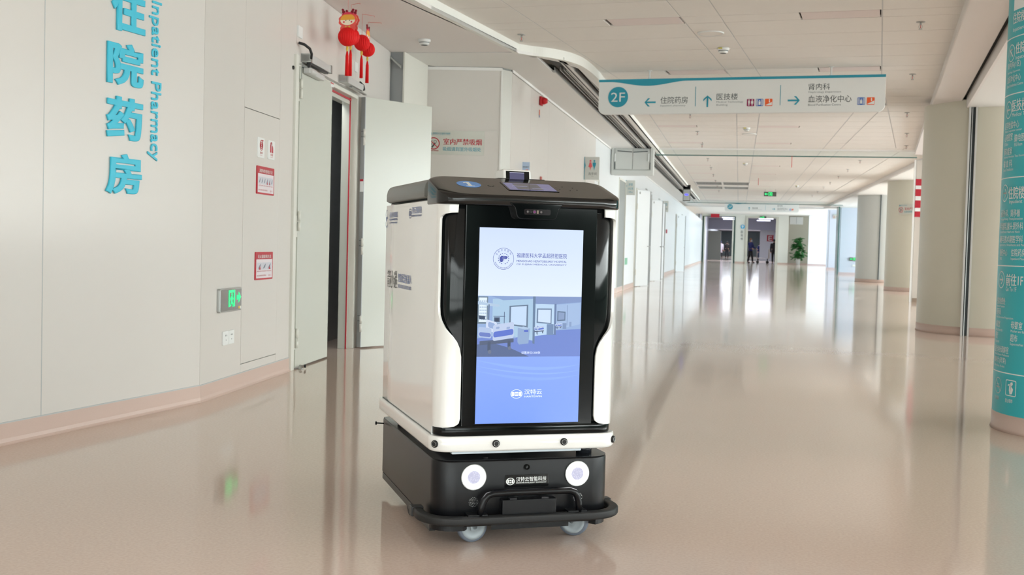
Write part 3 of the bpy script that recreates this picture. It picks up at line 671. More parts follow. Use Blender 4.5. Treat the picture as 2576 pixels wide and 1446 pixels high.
MB().plate(rrect(.008, .39, .008, .148, .01), -.0235, -.022).build('sign_face', mat('mirror_face', (150, 150, 150), .12, metal=.9), e)
def runner_icon(b, x, z, s, y0, y1, flip=1):
    """door outline with a running figure"""
    def X(u): return x + u * s * flip
    def bx(u0, u1, v0, v1):
        a, c = sorted((X(u0), X(u1))); b.box(a, c, y0, y1, z + v0 * s, z + v1 * s)
    bx(-.5, .5, .86, 1.0); bx(-.5, -.40, 0, 1.0); bx(.34, .5, 0, .9)
    b.disc(X(.02), z + .74 * s, .085 * s, y0, y1, 16)
    P = lambda pts: b.plate([(X(u), z + v * s) for u, v in pts], y0, y1)
    P([(-.14, .62), (.10, .66), (.06, .34), (-.12, .30)]); P([(-.12, .36), (.04, .36), (.22, .16), (.16, .10), (.0, .22)])
    P([(.16, .16), (.22, .12), (.24, -.02), (.17, -.02)]); P([(-.12, .34), (-.02, .30), (-.16, .04), (-.34, .02), (-.32, .09), (-.2, .12)])
    P([(.08, .62), (.24, .46), (.2, .42), (.06, .52)]); P([(-.14, .60), (-.28, .46), (-.24, .42), (-.10, .52)])
b = MB(); runner_icon(b, .205, .032, .11, -.026, -.0235); b.plate([(.30, .075), (.335, .075), (.335, .055), (.375, .09), (.335, .125), (.335, .105), (.30, .105)], -.026, -.0235)
b.build('green_symbol', M['green'], e)
MB().box(.335, .36, -.0245, -.0235, .012, .030).build('corner_sticker', M['gold'], e); MB().box(.362, .385, -.0245, -.0235, .010, .030).build('corner_sticker', M['signwhite'], e)
for i, (s, lbl) in enumerate(((.370, 'left one of the twin white socket plates under the exit sign'), (.472, 'right one of the twin white socket plates under the exit sign'))):
    e = onwall('socket_plate', s, .325, lbl, 'socket', 'socket plates under the exit sign')
    MB().plate(rrect(0, .098, 0, .092, .006), -.010, 0).build('plate', M['signwhite'], e, bevel=.002)
    MB().box(.036, .041, -.0115, -.010, .058, .068).box(.055, .060, -.0115, -.010, .058, .068).box(.046, .050, -.0115, -.010, .030, .036).build_each('pin_hole', M['ink'], e)

# ------------------------------------------------------------------ no smoking signs
def no_smoking(e, x0, z0, s=1.):
    """the board is 0.645 x 0.275 at s = 1; x0, z0 its lower left corner"""
    X = lambda v: x0 + v * s
    Z_ = lambda v: z0 + v * s
    MB().box(X(-.01), X(.645), -.006, 0, Z_(-.03), Z_(.245)).build('acrylic_board', mat('sign_board_greige', (206, 207, 198), .22), e)
    b = MB(); b.ring(X(.062), Z_(.095), .070 * s, .060 * s, -.009, -.006, 36)
    b.plate([(X(.018), Z_(.139)), (X(.012), Z_(.133)), (X(.106), Z_(.047)), (X(.112), Z_(.053))], -.010, -.006).build('ban_ring', M['signred'], e)
    MB().plate([(X(.035), Z_(.055)), (X(.048), Z_(.042)), (X(.085), Z_(.095)), (X(.075), Z_(.104))], -.0085, -.006).tube([(X(.04), -.007, Z_(.08)), (X(.03), -.007, Z_(.11)), (X(.045), -.007, Z_(.13))], .0035 * s, 6).ring(X(.08), Z_(.115), .018 * s, .014 * s, -.0085, -.006, 16).build('cigarette_icon', M['ink'], e)
    text('吸烟有害健康', M['signred'], e, X(.015), Z_(.006), .106 * s, .014 * s, y=-.0075, bold=.01)
    text('室内严禁吸烟', M['signred'], e, X(.175), Z_(.083), .44 * s, .072 * s, y=-.0075, bold=.022, name='heading')
    text('吸烟请到室外吸烟处', M['teal'], e, X(.170), Z_(.012), .44 * s, .048 * s, y=-.0075, bold=.004, name='lettering')
    MB().ring(X(.024), Z_(.205), .018 * s, .013 * s, -.0085, -.006, 20).disc(X(.024), Z_(.205), .009 * s, -.0085, -.006, 12).build('emblem', M['teal'], e)
    text('福建医科大学孟超肝胆医院', M['teal'], e, X(.052), Z_(.205), .20 * s, .017 * s, y=-.0075, bold=.006); text('MENGCHAO HEPATOBILIARY HOSPITAL', M['teal'], e, X(.052), Z_(.193), .20 * s, .007 * s, y=-.0075)
oq, rq = frame(Q0, Q1)
e = empty('no_smoking_sign', oq, rq, 'no smoking board with red heading on the wall behind the open door', 'sign'); no_smoking(e, .412, 2.073)
# on the second column, wrapped round its face, and one on the far bluish wall
e = empty('no_smoking_sign', (4.30, 32.64, 0), R(-42), 'small no smoking board on the second rounded column', 'sign'); no_smoking(e, -.04, 2.14, 1.0)
e = empty('no_smoking_sign', (4.98, 67.98, 0), 0, 'distant no smoking board on the bluish wall piece beside the bright wall', 'sign'); no_smoking(e, .28, 2.95, .95)

# ------------------------------------------------------------------ hanging signs (2F)
def hanging_sign(name, label, full=True, rods=(.61, 2.705)):
    e = empty(name, (0, 0, 0), 0, label, 'sign')
    W_, B_, T_ = 3.30, 2.63, 3.045
    pts = [(0, T_), (0, B_ + .08)] + [(.08 - .08 * math.cos(R(9 * k)), B_ + .08 - .08 * math.sin(R(9 * k))) for k in range(1, 10)] + [(.08, B_), (W_ - .08, B_)] + [(W_ - .08 + .08 * math.sin(R(9 * k)), B_ + .08 - .08 * math.cos(R(9 * k))) for k in range(1, 11)] + [(W_, T_)]
    MB().plate(pts, -.03, .03).build('sign_board', M['signwhite'], e, bevel=.003)
    low = [(0, T_ - .028)] + [(.15 + .9 * k / 24, T_ - .028 - .052 * math.sin(math.pi * k / 24) ** 1.6) for k in range(25)] + [(W_, T_ - .028)]
    MB().plate([(W_, T_ + .002), (0, T_ + .002)] + low, -.034, .034).build('wave_band', M['teal'], e)
    for k, x in enumerate(rods): MB().cyl((x, 0, T_), (x, 0, ZT), .010, n=10).cyl((x, 0, T_), (x, 0, T_ + .02), .016, n=10).cyl((x, 0, ZT - .008), (x, 0, ZT), .03, n=14).build('hanger_rod', M['signwhite'], e)
    disc = MB().disc(.240, 2.836, .122, -.034, -.030, 48).build('floor_disc', M['teal'], e)
    text('2F', M['signwhite'], disc, .155, 2.78, .17, .11, y=-.036, bold=.004)
    def bar(x, z0=2.715, z1=2.945): MB().box(x - .003, x + .003, -.033, -.03, z0, z1).build('divider', M['teal'], e)
    def arr(x, z, a): b = MB(); arrow(b, x, z, .135, a, -.033, -.03, t=.15); b.build('arrow', M['teal'], e)
    def cn(t, x, z, w_, h, en=None, ew=None):
        text(t, M['ink'], e, x, z, w_, h, y=-.0315, bold=.004)
        if en: text(en, M['inklight'], e, x, z - .038, ew, .024, y=-.0315)
    def icons(x, kinds):
        for k, kd in enumerate(kinds):
            xx = x + k * .103; i = MB().plate(rrect(xx, xx + .084, 2.708, 2.792, .008, 3), -.033, -.03).build('pictogram', M[{'wc': 'magenta', 'lift': 'iconblue', 'stairs': 'orange'}[kd]], e)
            b = MB()
            if kd == 'wc':
                for cx, g in ((.024, 0), (.060, 1)):
                    b.disc(xx + cx, 2.779, .007, -.035, -.033, 12)
                    b.plate([(xx + cx - .011, 2.768), (xx + cx + .011, 2.768), (xx + cx + (.014 if g else .008), 2.738), (xx + cx - (.014 if g else .008), 2.738)], -.035, -.033).box(xx + cx - .005, xx + cx + .005, -.035, -.033, 2.716, 2.74)
            elif kd == 'lift':
                for g in (.006, .018, .060, .072): b.box(xx + g, xx + g + .006, -.035, -.033, 2.714, 2.786)
                b.disc(xx + .042, 2.772, .007, -.035, -.033, 12).box(xx + .031, xx + .053, -.035, -.033, 2.722, 2.762)
            else:
                for g in range(6): b.box(xx + .008 + g * .012, xx + .080, -.035, -.033, 2.716 + g * .006, 2.722 + g * .006)
                b.disc(xx + .050, 2.780, .006, -.035, -.033, 12).plate([(xx + .044, 2.772), (xx + .056, 2.772), (xx + .056, 2.75), (xx + .046, 2.75)], -.035, -.033)
            b.build('pictogram_figure', M['signwhite'], i)
    if full:
        arr(.632, 2.768, 180); cn('住院药房', .757, 2.750, .325, .082, 'Inpatient pharmacy', .30); bar(1.172)
        arr(1.314, 2.772, 90); cn('医技楼', 1.420, 2.785, .245, .076, 'Medical Technology', .31); text('Building', M['inklight'], e, 1.420, 2.712, .13, .026, y=-.0315)
        icons(1.772, ('wc', 'lift', 'stairs')); bar(2.150)
    else:
        arr(1.10, 2.77, 90); cn('医技楼', 1.24, 2.755, .245, .076, 'Medical Technology Building', .42); bar(1.83)
    d = 0 if full else -.11
    arr(2.302 + d, 2.768, 0); cn('肾内科', 2.463 + d, 2.884, .235, .074, 'Nephrology Department', .36)
    cn('血液净化中心', 2.463 + d, 2.742, .475, .080, 'Blood Purification Centre', .36); icons(3.001 + d, ('lift', 'stairs'))
    return e
h1 = hanging_sign('hanging_sign', 'large white 2F direction sign with teal wave, hanging nearest the viewer')
p = UV(13.5, -3.305); h1.location = (p[0], p[1], 0); h1.rotation_euler = (0, 0, NR)
h2 = hanging_sign('hanging_sign', 'second white 2F direction sign hanging far down the corridor', full=False, rods=(.6, 1.0, 1.95, 2.4, 2.75)); h2.location = (-.70, 53.2, .13)

# ------------------------------------------------------------------ ceiling fittings
def sprinkler():
    e = empty('sprinkler', (0, 0, 0), 0)
    MB().lathe([(.0, 0), (.042, 0), (.038, -.006), (.012, -.009), (.0, -.009)]).build('escutcheon', M['steel'], e)
    MB().cyl((0, 0, -.008), (0, 0, -.028), .010, n=10).tube([(-.007, 0, -.025), (-.016, 0, -.04), (-.012, 0, -.058), (0, 0, -.066)], .0025, 6).tube([(.007, 0, -.025), (.016, 0, -.04), (.012, 0, -.058), (0, 0, -.066)], .0025, 6).build('yoke', M['steel'], e)
    MB().cyl((0, 0, -.028), (0, 0, -.058), .003, n=8).build('bulb', M['red'], e); MB().lathe([(0, -.064), (.018, -.066), (.018, -.069), (0, -.069)], n=12).build('deflector', M['steel'], e)
    return e
sp = [(-2.22, 11.33, 'nearest sprinkler head, left of the diagonal ceiling runner'), (1.55, 10.91, 'nearest sprinkler head on the right beside the bulkhead'), (1.93, 14.06, 'sprinkler head just right of the near 2F sign'), (2.4, 17.89, 'first sprinkler head behind the near 2F sign on the right'), (2.82, 20.96, 'second sprinkler head behind the near 2F sign on the right'), (3.14, 23.35, 'third sprinkler head on the right, just before the glass smoke curtain'),
      (-.82, 18.14, 'first sprinkler head behind the near 2F sign on the left'), (-.8, 20.85, 'second sprinkler head behind the near 2F sign on the left'), (-.8, 23.39, 'third sprinkler head on the left, just before the glass smoke curtain')]
p0 = sprinkler()
for i, (x, y, lbl) in enumerate(sp):
    o_ = p0 if i == 0 else copy_tree(p0); o_.location = (x, y, ZT); tag(o_, lbl, 'sprinkler', 'sprinkler heads in the tile ceiling')
for x, ys in ((-.78, (27.1, 30.1, 32.9, 35.9, 39.0, 42.0)), (2.66, (27.2, 30.2, 33.0, 35.9, 38.6, 41.5, 44.5))):
    for k, y in enumerate(ys):
        o_ = copy_tree(p0); o_.location = (x, y, ZT); tag(o_, 'tiny sprinkler head, %s beyond the glass smoke curtain in the %s row' % (('first', 'second', 'third', 'fourth', 'fifth', 'sixth', 'last')[k], 'left' if x < 0 else 'right'), 'sprinkler', 'far sprinkler heads, ' + ('left' if x < 0 else 'right') + ' row')
def detector(label, x, y, z=ZT, sticker=True):
    e = empty('smoke_detector', (x, y, z), 0, label, 'smoke detector')
    MB().lathe([(0, 0), (.062, 0), (.062, -.020), (.055, -.026), (0, -.026)]).build('base_ring', M['signwhite'], e)
    MB().lathe([(.05, -.026), (.05, -.045), (.036, -.056), (0, -.058)]).build('sensor_cap', M['signwhite'], e); MB().lathe([(.051, -.030), (.051, -.036)], n=24).lathe([(.034, -.0565), (.024, -.0585)], n=20).build('sensor_slot', M['ink'], e)
    if sticker: MB().box(-.05, -.01, -.0635, -.06, -.018, -.006).build('yellow_sticker', mat('sticker_yellow', (216, 200, 60), .5), e)
detector('round smoke detector with a yellow sticker, above the near 2F sign', -.23, 12.20); detector('white smoke detector on the smooth soffit beyond the lanterns', -3.14, 11.0, ZS, False)
detector('smoke detector in the tiles behind the near 2F sign', .06, 20.2); detector('smoke detector past the first glass smoke curtain', .08, 28.5); detector('small smoke detector in the far right ceiling', 1.79, 38.1)
for lbl, x, y in (('round white ceiling speaker disc above the near 2F sign', -.34, 11.35), ('round white ceiling speaker disc behind the near 2F sign', .12, 21.3)):
    e = empty('ceiling_speaker', (x, y, ZT), 0, lbl, 'speaker'); MB().lathe([(0, -.004), (.112, -.006), (.125, -.012), (.13, -.004), (.13, 0)], n=40).build('speaker_ring', M['signwhite'], e); MB().lathe([(0, -.0065), (.108, -.0085)], n=40).build('grille_cloth', M['tile'], e)
# air vents, far ceiling
for i, (x0, y0) in enumerate(((-1.42, 36.6), (-.56, 36.6), (-1.44, 39.2), (-.56, 39.2))):
    e = empty('air_vent', (x0, y0, ZT), 0, ('slatted ceiling vent, front left of the block of four', 'slatted ceiling vent, front right of the block of four', 'slatted ceiling vent, back left of the block of four', 'slatted ceiling vent, back right of the block of four')[i], 'air vent', 'block of four slatted ceiling vents')
    MB().box(0, .80, 0, 1.6, -.004, 0).build('vent_back', M['slot'], e)
    b = MB().box(-.03, .83, -.03, 0, -.015, 0).box(-.03, .83, 1.6, 1.63, -.015, 0).box(-.03, 0, 0, 1.6, -.015, 0).box(.80, .83, 0, 1.6, -.015, 0).build('vent_frame', M['white'], e)
    for k in range(5): MB().box(0, .8, .26 + k * .27, .29 + k * .27, -.012, -.004).build('slat', M['alu'], e)
# hanging exit sign and others
def exit_box(name, label, x, y, z, w_, h, flip=1, rods=True):
    e = empty(name, (x, y, z), 0, label, 'exit sign')
    MB().box(0, w_, -.02, .02, 0, h).build('sign_case', M['greenpane'], e)
    b = MB(); runner_icon(b, w_ * .52, h * .08, h * .82, -.024, -.02, flip); b.plate([(w_ * .05, h * .5), (w_ * .16, h * .8), (w_ * .16, h * .6), (w_ * .3, h * .6), (w_ * .3, h * .4), (w_ * .16, h * .4), (w_ * .16, h * .2)], -.024, -.02); b.build('green_symbol', M['green'], e)
    if rods: MB().cyl((.04, 0, h), (.04, 0, ZT - z), .005, n=6).cyl((w_ - .04, 0, h), (w_ - .04, 0, ZT - z), .005, n=6).build('hanger_rod', M['steel'], e)
exit_box('exit_sign', 'glowing green exit sign hanging over the middle of the corridor', .79, 40.6, 2.90, .42, .155)
exit_box('exit_sign', 'small green exit sign low on the bluish wall behind the columns', 4.97, 53.97, .64, .42, .15, rods=False)
exit_box('exit_sign', 'small green exit sign on the lintel of the wide end opening', 1.42, 84.9, 3.30, .46, .16, rods=False)
e = empty('socket_plate', (5.12, 53.98, .38), 0, 'tiny white socket plate below the far low exit sign', 'socket'); MB().box(0, .2, -.01, 0, 0, .09).build('plate', M['signwhite'], e)
e = empty('red_banner_sign', (-2.10, 84.9, 3.31), 0, 'plain red board on the lintel of the left end opening', 'sign'); MB().box(0, .62, -.03, 0, 0, .29).build('sign_board', M['signred'], e)
# round arrow sign with characters on the end wall pier
e = empty('arrow_sign', (.02, 84.98, 0), 0, 'blue round arrow sign with dark characters on the pier between the end openings', 'sign')
MB().disc(.20, 2.67, .155, -.02, 0, 32).build('arrow_disc', mat('sky_blue_sign', (58, 166, 212), .4), e); b = MB(); arrow(b, .20, 2.67, .22, 90, -.03, -.02, t=.2); b.build('arrow', M['signwhite'], e)
for k, ch in enumerate('医技楼'): text(ch, M['ink'], e, .08, 2.20 - .25 * k, .16, .18, y=-.01, name='character')
# sprinkler-red tags dangling from the ceiling
for lbl, x, y, z in (('short red ribbon dangling at the glass smoke curtain', 1.02, 24.41, 2.77), ('thin red ribbon dangling near the ceiling vents', .50, 34.5, 2.95)):
    e = MB().box(-.006, .006, -.002, .002, 0, .24 if y < 30 else .2).build('red_ribbon', M['red']); e.location = (x, y, z); tag(e, lbl, 'ribbon')

# ------------------------------------------------------------------ shutter inspection box hanging over the corridor side
e = empty('hatch_box', (-2.61, 23.4, 0), 0, label='pale grey folded hatch box hanging under the shutter slots beside the wall', cat='hatch box')
pb = mat('hatch_paint', (206, 208, 204), .35)
MB().box(0, .82, 0, .5, 2.52, ZS).build('box_body', pb, e)
MB().box(-.02, .84, -.03, .0, 2.50, 2.60).build('bottom_rail', pb, e, bevel=.004); MB().box(.78, .84, -.03, 0, 2.6, 3.1).box(-.02, .03, -.03, 0, 2.6, 3.2).build('side_frame', pb, e, bevel=.004)
for x0, x1, t in ((.06, .41, .01), (.42, .76, -.01)): MB().box(x0, x1, -.018, 0, 2.62, ZS - .02).build('hatch_panel', pb, e, bevel=.002)
MB().plate([(.10, 2.985), (.40, 2.965), (.40, 2.98), (.10, 3.0)], -.035, -.018).build_each('hinge_bar', M['ink'], e); MB().plate([(.43, 2.96), (.72, 2.98), (.72, 2.995), (.43, 2.975)], -.035, -.018).build_each('hinge_bar', M['ink'], e)
for x, z0, z1 in ((.055, 2.78, 2.94), (.745, 2.78, 2.94)): MB().box(x - .012, x + .012, -.045, -.018, z0, z1).build('latch', M['signwhite'], e)
for x in (.05, .775): MB().box(x - .006, x + .006, -.034, -.02, 2.62, 2.76).build('stay', M['ink'], e)
e = empty('air_steriliser', (-1.87, 38.0, 2.55), 0, 'grey box with a glowing blue display hanging at the end of the shutter slots', 'air steriliser')
MB().box(0, .24, -.1, .1, .02, .43).build('body', M['greenpane'], e, bevel=.01); MB().box(.015, .225, -.106, -.1, .05, .40).build('front_grille', M['steel'], e); MB().disc(.12, .235, .035, -.112, -.106, 20, rx=.065).build('display', M['glow'], e)
MB().tube([(.06, -.09, .02), (.06, -.09, -.02), (.18, -.09, -.02), (.18, -.09, .02)], .006, 6).build('handle', M['steel'], e); MB().box(.0, .24, -.05, .05, .43, .56).build('mount', M['black'], e)

# ------------------------------------------------------------------ corridor wall fittings (x = -2.65)
e = empty('fire_siren', (-2.635, 14.85, 2.87), R(90), 'red fire siren high on the corridor wall', 'siren')
MB().box(-.055, .055, -.03, 0, 0, .115).build('base_plate', M['red'], e, bevel=.004); MB().lathe([(0, .1), (.03, .095), (.045, .06), (.05, .03)], (0, 0, .06), 20, (0, -1, 0)).build('dome', M['red'], e)
e = empty('warning_label', (-2.635, 14.80, 2.71), R(90), 'narrow red and blue label strip under the fire siren', 'label'); MB().box(0, .03, -.003, 0, .03, .10).build('red_strip', M['orange'], e); MB().box(0, .03, -.003, 0, 0, .03).build('blue_strip', M['blue'], e)
def flag(label, y, x1, z0, z1, icon=None, name='flag_sign', lines=()):
    e = empty(name, (-2.66, y, 0), 0, label, 'sign')
    w_ = x1 + 2.66
    MB().box(.012, w_, -.012, .012, z0, z1).build('sign_board', mat('flag_board', (214, 216, 210), .35), e, bevel=.003)
    h = z1 - z0
    MB().plate([(0, z0), (0, z1), (.022, z1), (.026, z0 + h * .78), (.040, z0 + h * .62), (.026, z0 + h * .46), (.022, z0)], -.016, .016).build('teal_edge', M['teal'], e)
    if icon == 'wc':
        for cx, m_, g in ((w_ * .44, mat('coral_icon', (232, 96, 100), .4), 1), (w_ * .68, M['teal'], 0)):
            b = MB().disc(cx, z0 + h * .82, .017, -.015, -.012, 16)
            if g: b.plate([(cx - .014, z0 + h * .76), (cx + .014, z0 + h * .76), (cx + .034, z0 + h * .56), (cx + .012, z0 + h * .54), (cx, z0 + h * .40), (cx - .012, z0 + h * .54), (cx - .034, z0 + h * .56)], -.015, -.012)
            else: b.plate([(cx - .030, z0 + h * .74), (cx, z0 + h * .77), (cx + .030, z0 + h * .74), (cx + .026, z0 + h * .62), (cx + .014, z0 + h * .56), (cx, z0 + h * .40), (cx - .014, z0 + h * .56), (cx - .026, z0 + h * .62)], -.015, -.012)
            b.build('figure_icon', m_, e)
        text('洗手间', M['ink'], e, w_ * .32, z0 + h * .20, w_ * .52, .048, y=-.0135); text('Toilet', M['inklight'], e, w_ * .50, z0 + h * .13, w_ * .16, .014, y=-.0135)
    for t, m_, a, b_, c_, d_ in lines: text(t, m_, e, w_ * a, z0 + h * b_, w_ * c_, h * d_, y=-.0135)
    return e
flag('toilet sign plate with red and teal figures standing out from the corridor wall', 19.4, -2.385, 2.165, 2.555, 'wc')
flag('grey sign plate with teal writing beside the second dark doorway', 26.7, -2.43, 2.24, 2.585, lines=(('护理', M['teal'], .35, .62, .4, .18), ('办公室', M['teal'], .32, .36, .5, .16), ('Office', M['teal'], .36, .16, .4, .10)))
flag('distant grey sign plate above the last dark doorway', 39.5, -2.43, 2.25, 2.63, lines=(('库房', M['teal'], .35, .55, .5, .26), ('值班室', M['ink'], .3, .2, .55, .16)))
e = empty('notice_flag', (-2.65, 13.75, 0), R(6), 'pale blue card with small writing sticking out of the corridor wall above the robot', 'sign')
MB().box(0, .10, -.003, .003, 1.88, 2.045).build('card', mat('pale_blue_card', (176, 196, 222), .4), e); MB().box(.098, .106, -.005, .005, 1.87, 2.05).build('card_edge', M['signwhite'], e)
MB().plate([(.03, 1.88), (.08, 1.88), (.076, 1.955), (.045, 1.948)], -.005, -.003).build('red_corner', M['orange'], e); text('消防器材', M['ink'], e, .012, 1.975, .075, .02, y=-.004)
for lbl, y in (('small red call point just right of the white head unit', 15.0), ('small red call point left of the toilet sign', 18.8)):
    e = MB().box(0, .015, 0, .07, 0, .09).build('call_point', mat('faded_red', (196, 110, 104), .5)); e.location = (-2.635, y, 1.855 + (y - 15) * .032); tag(e, lbl, 'call point')
# doorways and doors along the corridor wall
gd = mat('recess_grey', (138, 142, 138), .4)
def recess(n, y0, y1, z1, m=None):
    e = empty('door_%d' % n, (-2.655, y0, 0), R(90), kind='structure'); MB().box(0, y1 - y0, -.006, .006, 0, z1).build('door_leaf', m or gd, e); MB().box(-.04, 0, -.02, 0, 0, z1 + .04).box(y1 - y0, y1 - y0 + .04, -.03, 0, 0, z1 + .04).box(0, y1 - y0, -.02, 0, z1, z1 + .04).build('door_frame', M['frame'], e)
recess(5, 19.55, 21.4, 2.24); recess(6, 25.2, 26.6, 2.52)
def ajar(n, y, w_, z1, turn=16, ext=True):
    e = empty('door_%d' % n, (-2.66, y, 0), R(90), kind='structure')
    MB().box(-.06, 0, -.03, .0, 0, z1 + .05).box(w_, w_ + .06, -.03, 0, 0, z1 + .05).box(0, w_, -.03, 0, z1, z1 + .05).build('door_frame', M['frame'], e)
    l = MB().box(0, w_, -.06, -.02, .01, z1).build('door_leaf', M['wallfar'], e, bevel=.002); l.rotation_euler = (0, 0, R(-turn))
    MB().box(w_ - .03, w_ - .0, -.075, -.02, .01, z1).build('leaf_edge', M['doorgrey'], l); MB().box(-.02, .02, -.07, -.05, .3, .45).box(-.02, .02, -.07, -.05, z1 - .5, z1 - .35).build('hinge', M['frame'], l)
    MB().cyl((w_ - .1, -.10, 1.05), (w_ - .22, -.10, 1.05), .012, n=8).cyl((w_ - .1, -.10, 1.05), (w_ - .1, -.05, 1.05), .012, n=8).build('handle', M['steel'], l)
    c_ = MB().box(.1, .5, -.12, -.06, z1 - .10, z1 - .04).build('closer', M['alu'], e); MB().box(.1, .62, -.26, -.235, z1 + .02, z1 + .045).build('closer_arm', M['steel'], c_)
ajar(7, 29.45, .95, 2.5); ajar(8, 31.0, .95, 2.5, 10); ajar(9, 34.4, .95, 2.45); ajar(10, 36.5, .95, 2.45, 12); recess(11, 38.8, 41.3, 2.24, mat('recess_greige', (166, 168, 158), .4)); ajar(12, 48.6, 1.1, 2.4)
for lbl, y, z in (('green low exit sign beyond the second dark doorway', 27.0, .60), ('green low exit sign between the far doors', 35.6, .60)):
    e = MB().box(0, .012, 0, .62, 0, .16).build('exit_plate', mat('dim_green_sign', (86, 172, 124), .3)); e.location = (-2.66, y, z); tag(e, lbl, 'exit sign')
e = MB().lathe([(0, .09), (.03, .085), (.05, .03), (.05, 0)], axis=(1, 0, 0)).build('fire_bell', M['red']); e.location = (-2.65, 41.6, 2.62); tag(e, 'small red alarm bell far down the corridor wall', 'bell')
for lbl, y, z, m_ in (('dark red box by the far grey doorway', 42.0, 1.55, M['signred']), ('white leaflet with a red head on the far door', 32.6, .95, M['signwhite'])):
    e = MB().box(0, .03, 0, .25, 0, .14 if m_ is M['signred'] else .32).build('wall_box', m_); e.location = (-2.64, y, z); tag(e, lbl, 'wall box')

# ------------------------------------------------------------------ lanterns
def lantern(label, x, y, z, rad, turn, card=True, hook=None, tas=.20):
    e = empty('paper_lantern', (x, y, z), R(turn), label, 'lantern', 'red paper lanterns under the soffit')
    b = MB(); n = 48; m_ = 17; vs = []
    for j in range(m_):
        th = math.pi * j / (m_ - 1)
        for i in range(n):
            rr = rad * (1 - .06 * (i % 2)) * math.sin(th); vs.append((rr * math.cos(2 * math.pi * i / n), rr * math.sin(2 * math.pi * i / n), rad * math.cos(th)))
    b.add(vs, [(j * n + i, j * n + (i + 1) % n, (j + 1) * n + (i + 1) % n, (j + 1) * n + i) for j in range(m_ - 1) for i in range(n)]).build('honeycomb_ball', M['paperred'], e)
    MB().lathe([(.002, -rad + .004), (.009, -rad - .004), (.011, -rad - .02), (.007, -rad - .040), (.002, -rad - .044)], n=12).build('bead', M['gold'], e)
    b = MB(); random.seed(int(x * 100))
    for k in range(16):
        a = 2 * math.pi * k / 16; rr = .010 + .004 * random.random(); b.tube([(.003 * math.cos(a), .003 * math.sin(a), -rad - .04), (rr * .8 * math.cos(a), rr * .8 * math.sin(a), -rad - .08), (rr * math.cos(a), rr * math.sin(a), -rad - .04 - tas)], .0035, 5)
    b.build('tassel', M['paperred'], e)
    top = ZS - z
    if card:
        pk = mat('card_pink', (226, 60, 90), .6)
        cz = rad + .055
        c = MB().plate([(.085 * math.cos(t) * (1 + .04 * math.cos(9 * t)), cz + .062 * math.sin(t) * (1 + .05 * math.cos(9 * t))) for t in [2 * math.pi * i / 60 for i in range(60)]], -.002, .002).plate(rrect(-.07, .07, rad - .04, rad + .02, .03), -.0015, .0015).build('card_figure', mat('card_coral', (236, 92, 84), .6), e)
        MB().plate([(.068 * math.cos(t), cz + .004 + .050 * math.sin(t)) for t in [math.pi * i / 20 for i in range(21)]], -.004, .004).build('card_cap', mat('card_orange', (240, 172, 62), .6), c)
        MB().plate([(.068 * math.cos(t), cz + .004 + .042 * math.sin(t)) for t in [-math.pi * i / 20 for i in range(21)]], -.004, .004).build('card_face', mat('card_cream', (250, 240, 214), .6), c)
        MB().disc(-.016, cz, .004, -.0055, -.004, 10).disc(.018, cz - .001, .004, -.0055, -.004, 10).build('eye', M['ink'], c)
        MB().disc(-.034, cz - .012, .008, -.0052, -.004, 12).disc(.036, cz - .013, .008, -.0052, -.004, 12).build('cheek', pk, c)
        mr = mat('card_maroon', (136, 20, 40), .6)
        MB().disc(-.040, cz + .070, .014, -.005, .005, 14).disc(.040, cz + .066, .014, -.005, .005, 14).disc(-.048, cz + .088, .010, -.005, .005, 12).disc(.048, cz + .084, .010, -.005, .005, 12).build('horn', mr, c)
        MB().plate([(-.055 * math.cos(t) * -1, cz + .048 + .020 * math.sin(t)) for t in [math.pi * i / 12 for i in range(13)]], -.005, .003).build('crown_band', pk, c)
        MB().plate([(-.03, rad - .01), (-.02, rad + .012), (0, rad + .0), (.02, rad + .012), (.03, rad - .01)], -.005, -.002).build('collar', M['gold'], c)
        MB().cyl((0, 0, cz + .05), (0, 0, top), .0008, n=5).build('thread', M['paperred'], e)
    else: MB().cyl((0, 0, rad - .01), (0, 0, top), .0010, n=5).build('thread', M['paperred'], e)
    if hook:
        MB().tube([(0, 0, top - .002), (hook[0] * .5, hook[1] * .5, top - .001), (hook[0], hook[1], top - .002), (hook[0], hook[1], top - .012)], .0011, 5).build('wire_hook', M['paperred'], e)
lantern('frontmost red honeycomb lantern with a full card figure on top', -3.21, 8.95, 2.705, .078, -10)
lantern('red honeycomb lantern half hidden behind the frontmost one', -3.32, 9.34, 2.78, .076, -16, hook=(.11, -.03), tas=.22)
lantern('red honeycomb lantern without a card, third from the front', -3.355, 9.73, 2.795, .072, 20, card=False, hook=(.11, .06), tas=.20)
lantern('rearmost red honeycomb lantern, its card seen edge on', -3.425, 10.10, 2.80, .068, 97, hook=(.02, -.12), tas=.20)

# ------------------------------------------------------------------ round directory column at the right edge
CX, CY, CR = 2.093, 7.36, .53
DS = empty('directory_column', (CX, CY, 0), 0, 'round column wrapped in a teal printed directory, nearest column at the right edge', 'column')
MB().lathe([(CR, 0), (CR, 2.945)], n=96).build('shaft', mat('column_paint_near', (214, 211, 200), .4), DS)
MB().lathe([(CR + .012, 0), (CR + .006, .02), (CR + .006, .105), (CR, .105)], n=96).build('skirting', M['skirt'], DS)
b = MB(); n = 120; vs = [((CR + .003) * math.cos(R(120 + 180 * i / n)), (CR + .003) * math.sin(R(120 + 180 * i / n)), z) for z in (.10, 2.943) for i in range(n + 1)]
b.add(vs, [(i, i + 1, i + n + 2, i + n + 1) for i in range(n)], True).build('printed_sheet', M['wrap'], DS)
def onc(a0, lift=.0045):
    def f(a, z, d):
        t = R(a0) + a / CR; return ((CR + lift) * math.cos(t), (CR + lift) * math.sin(t), z)
    return f
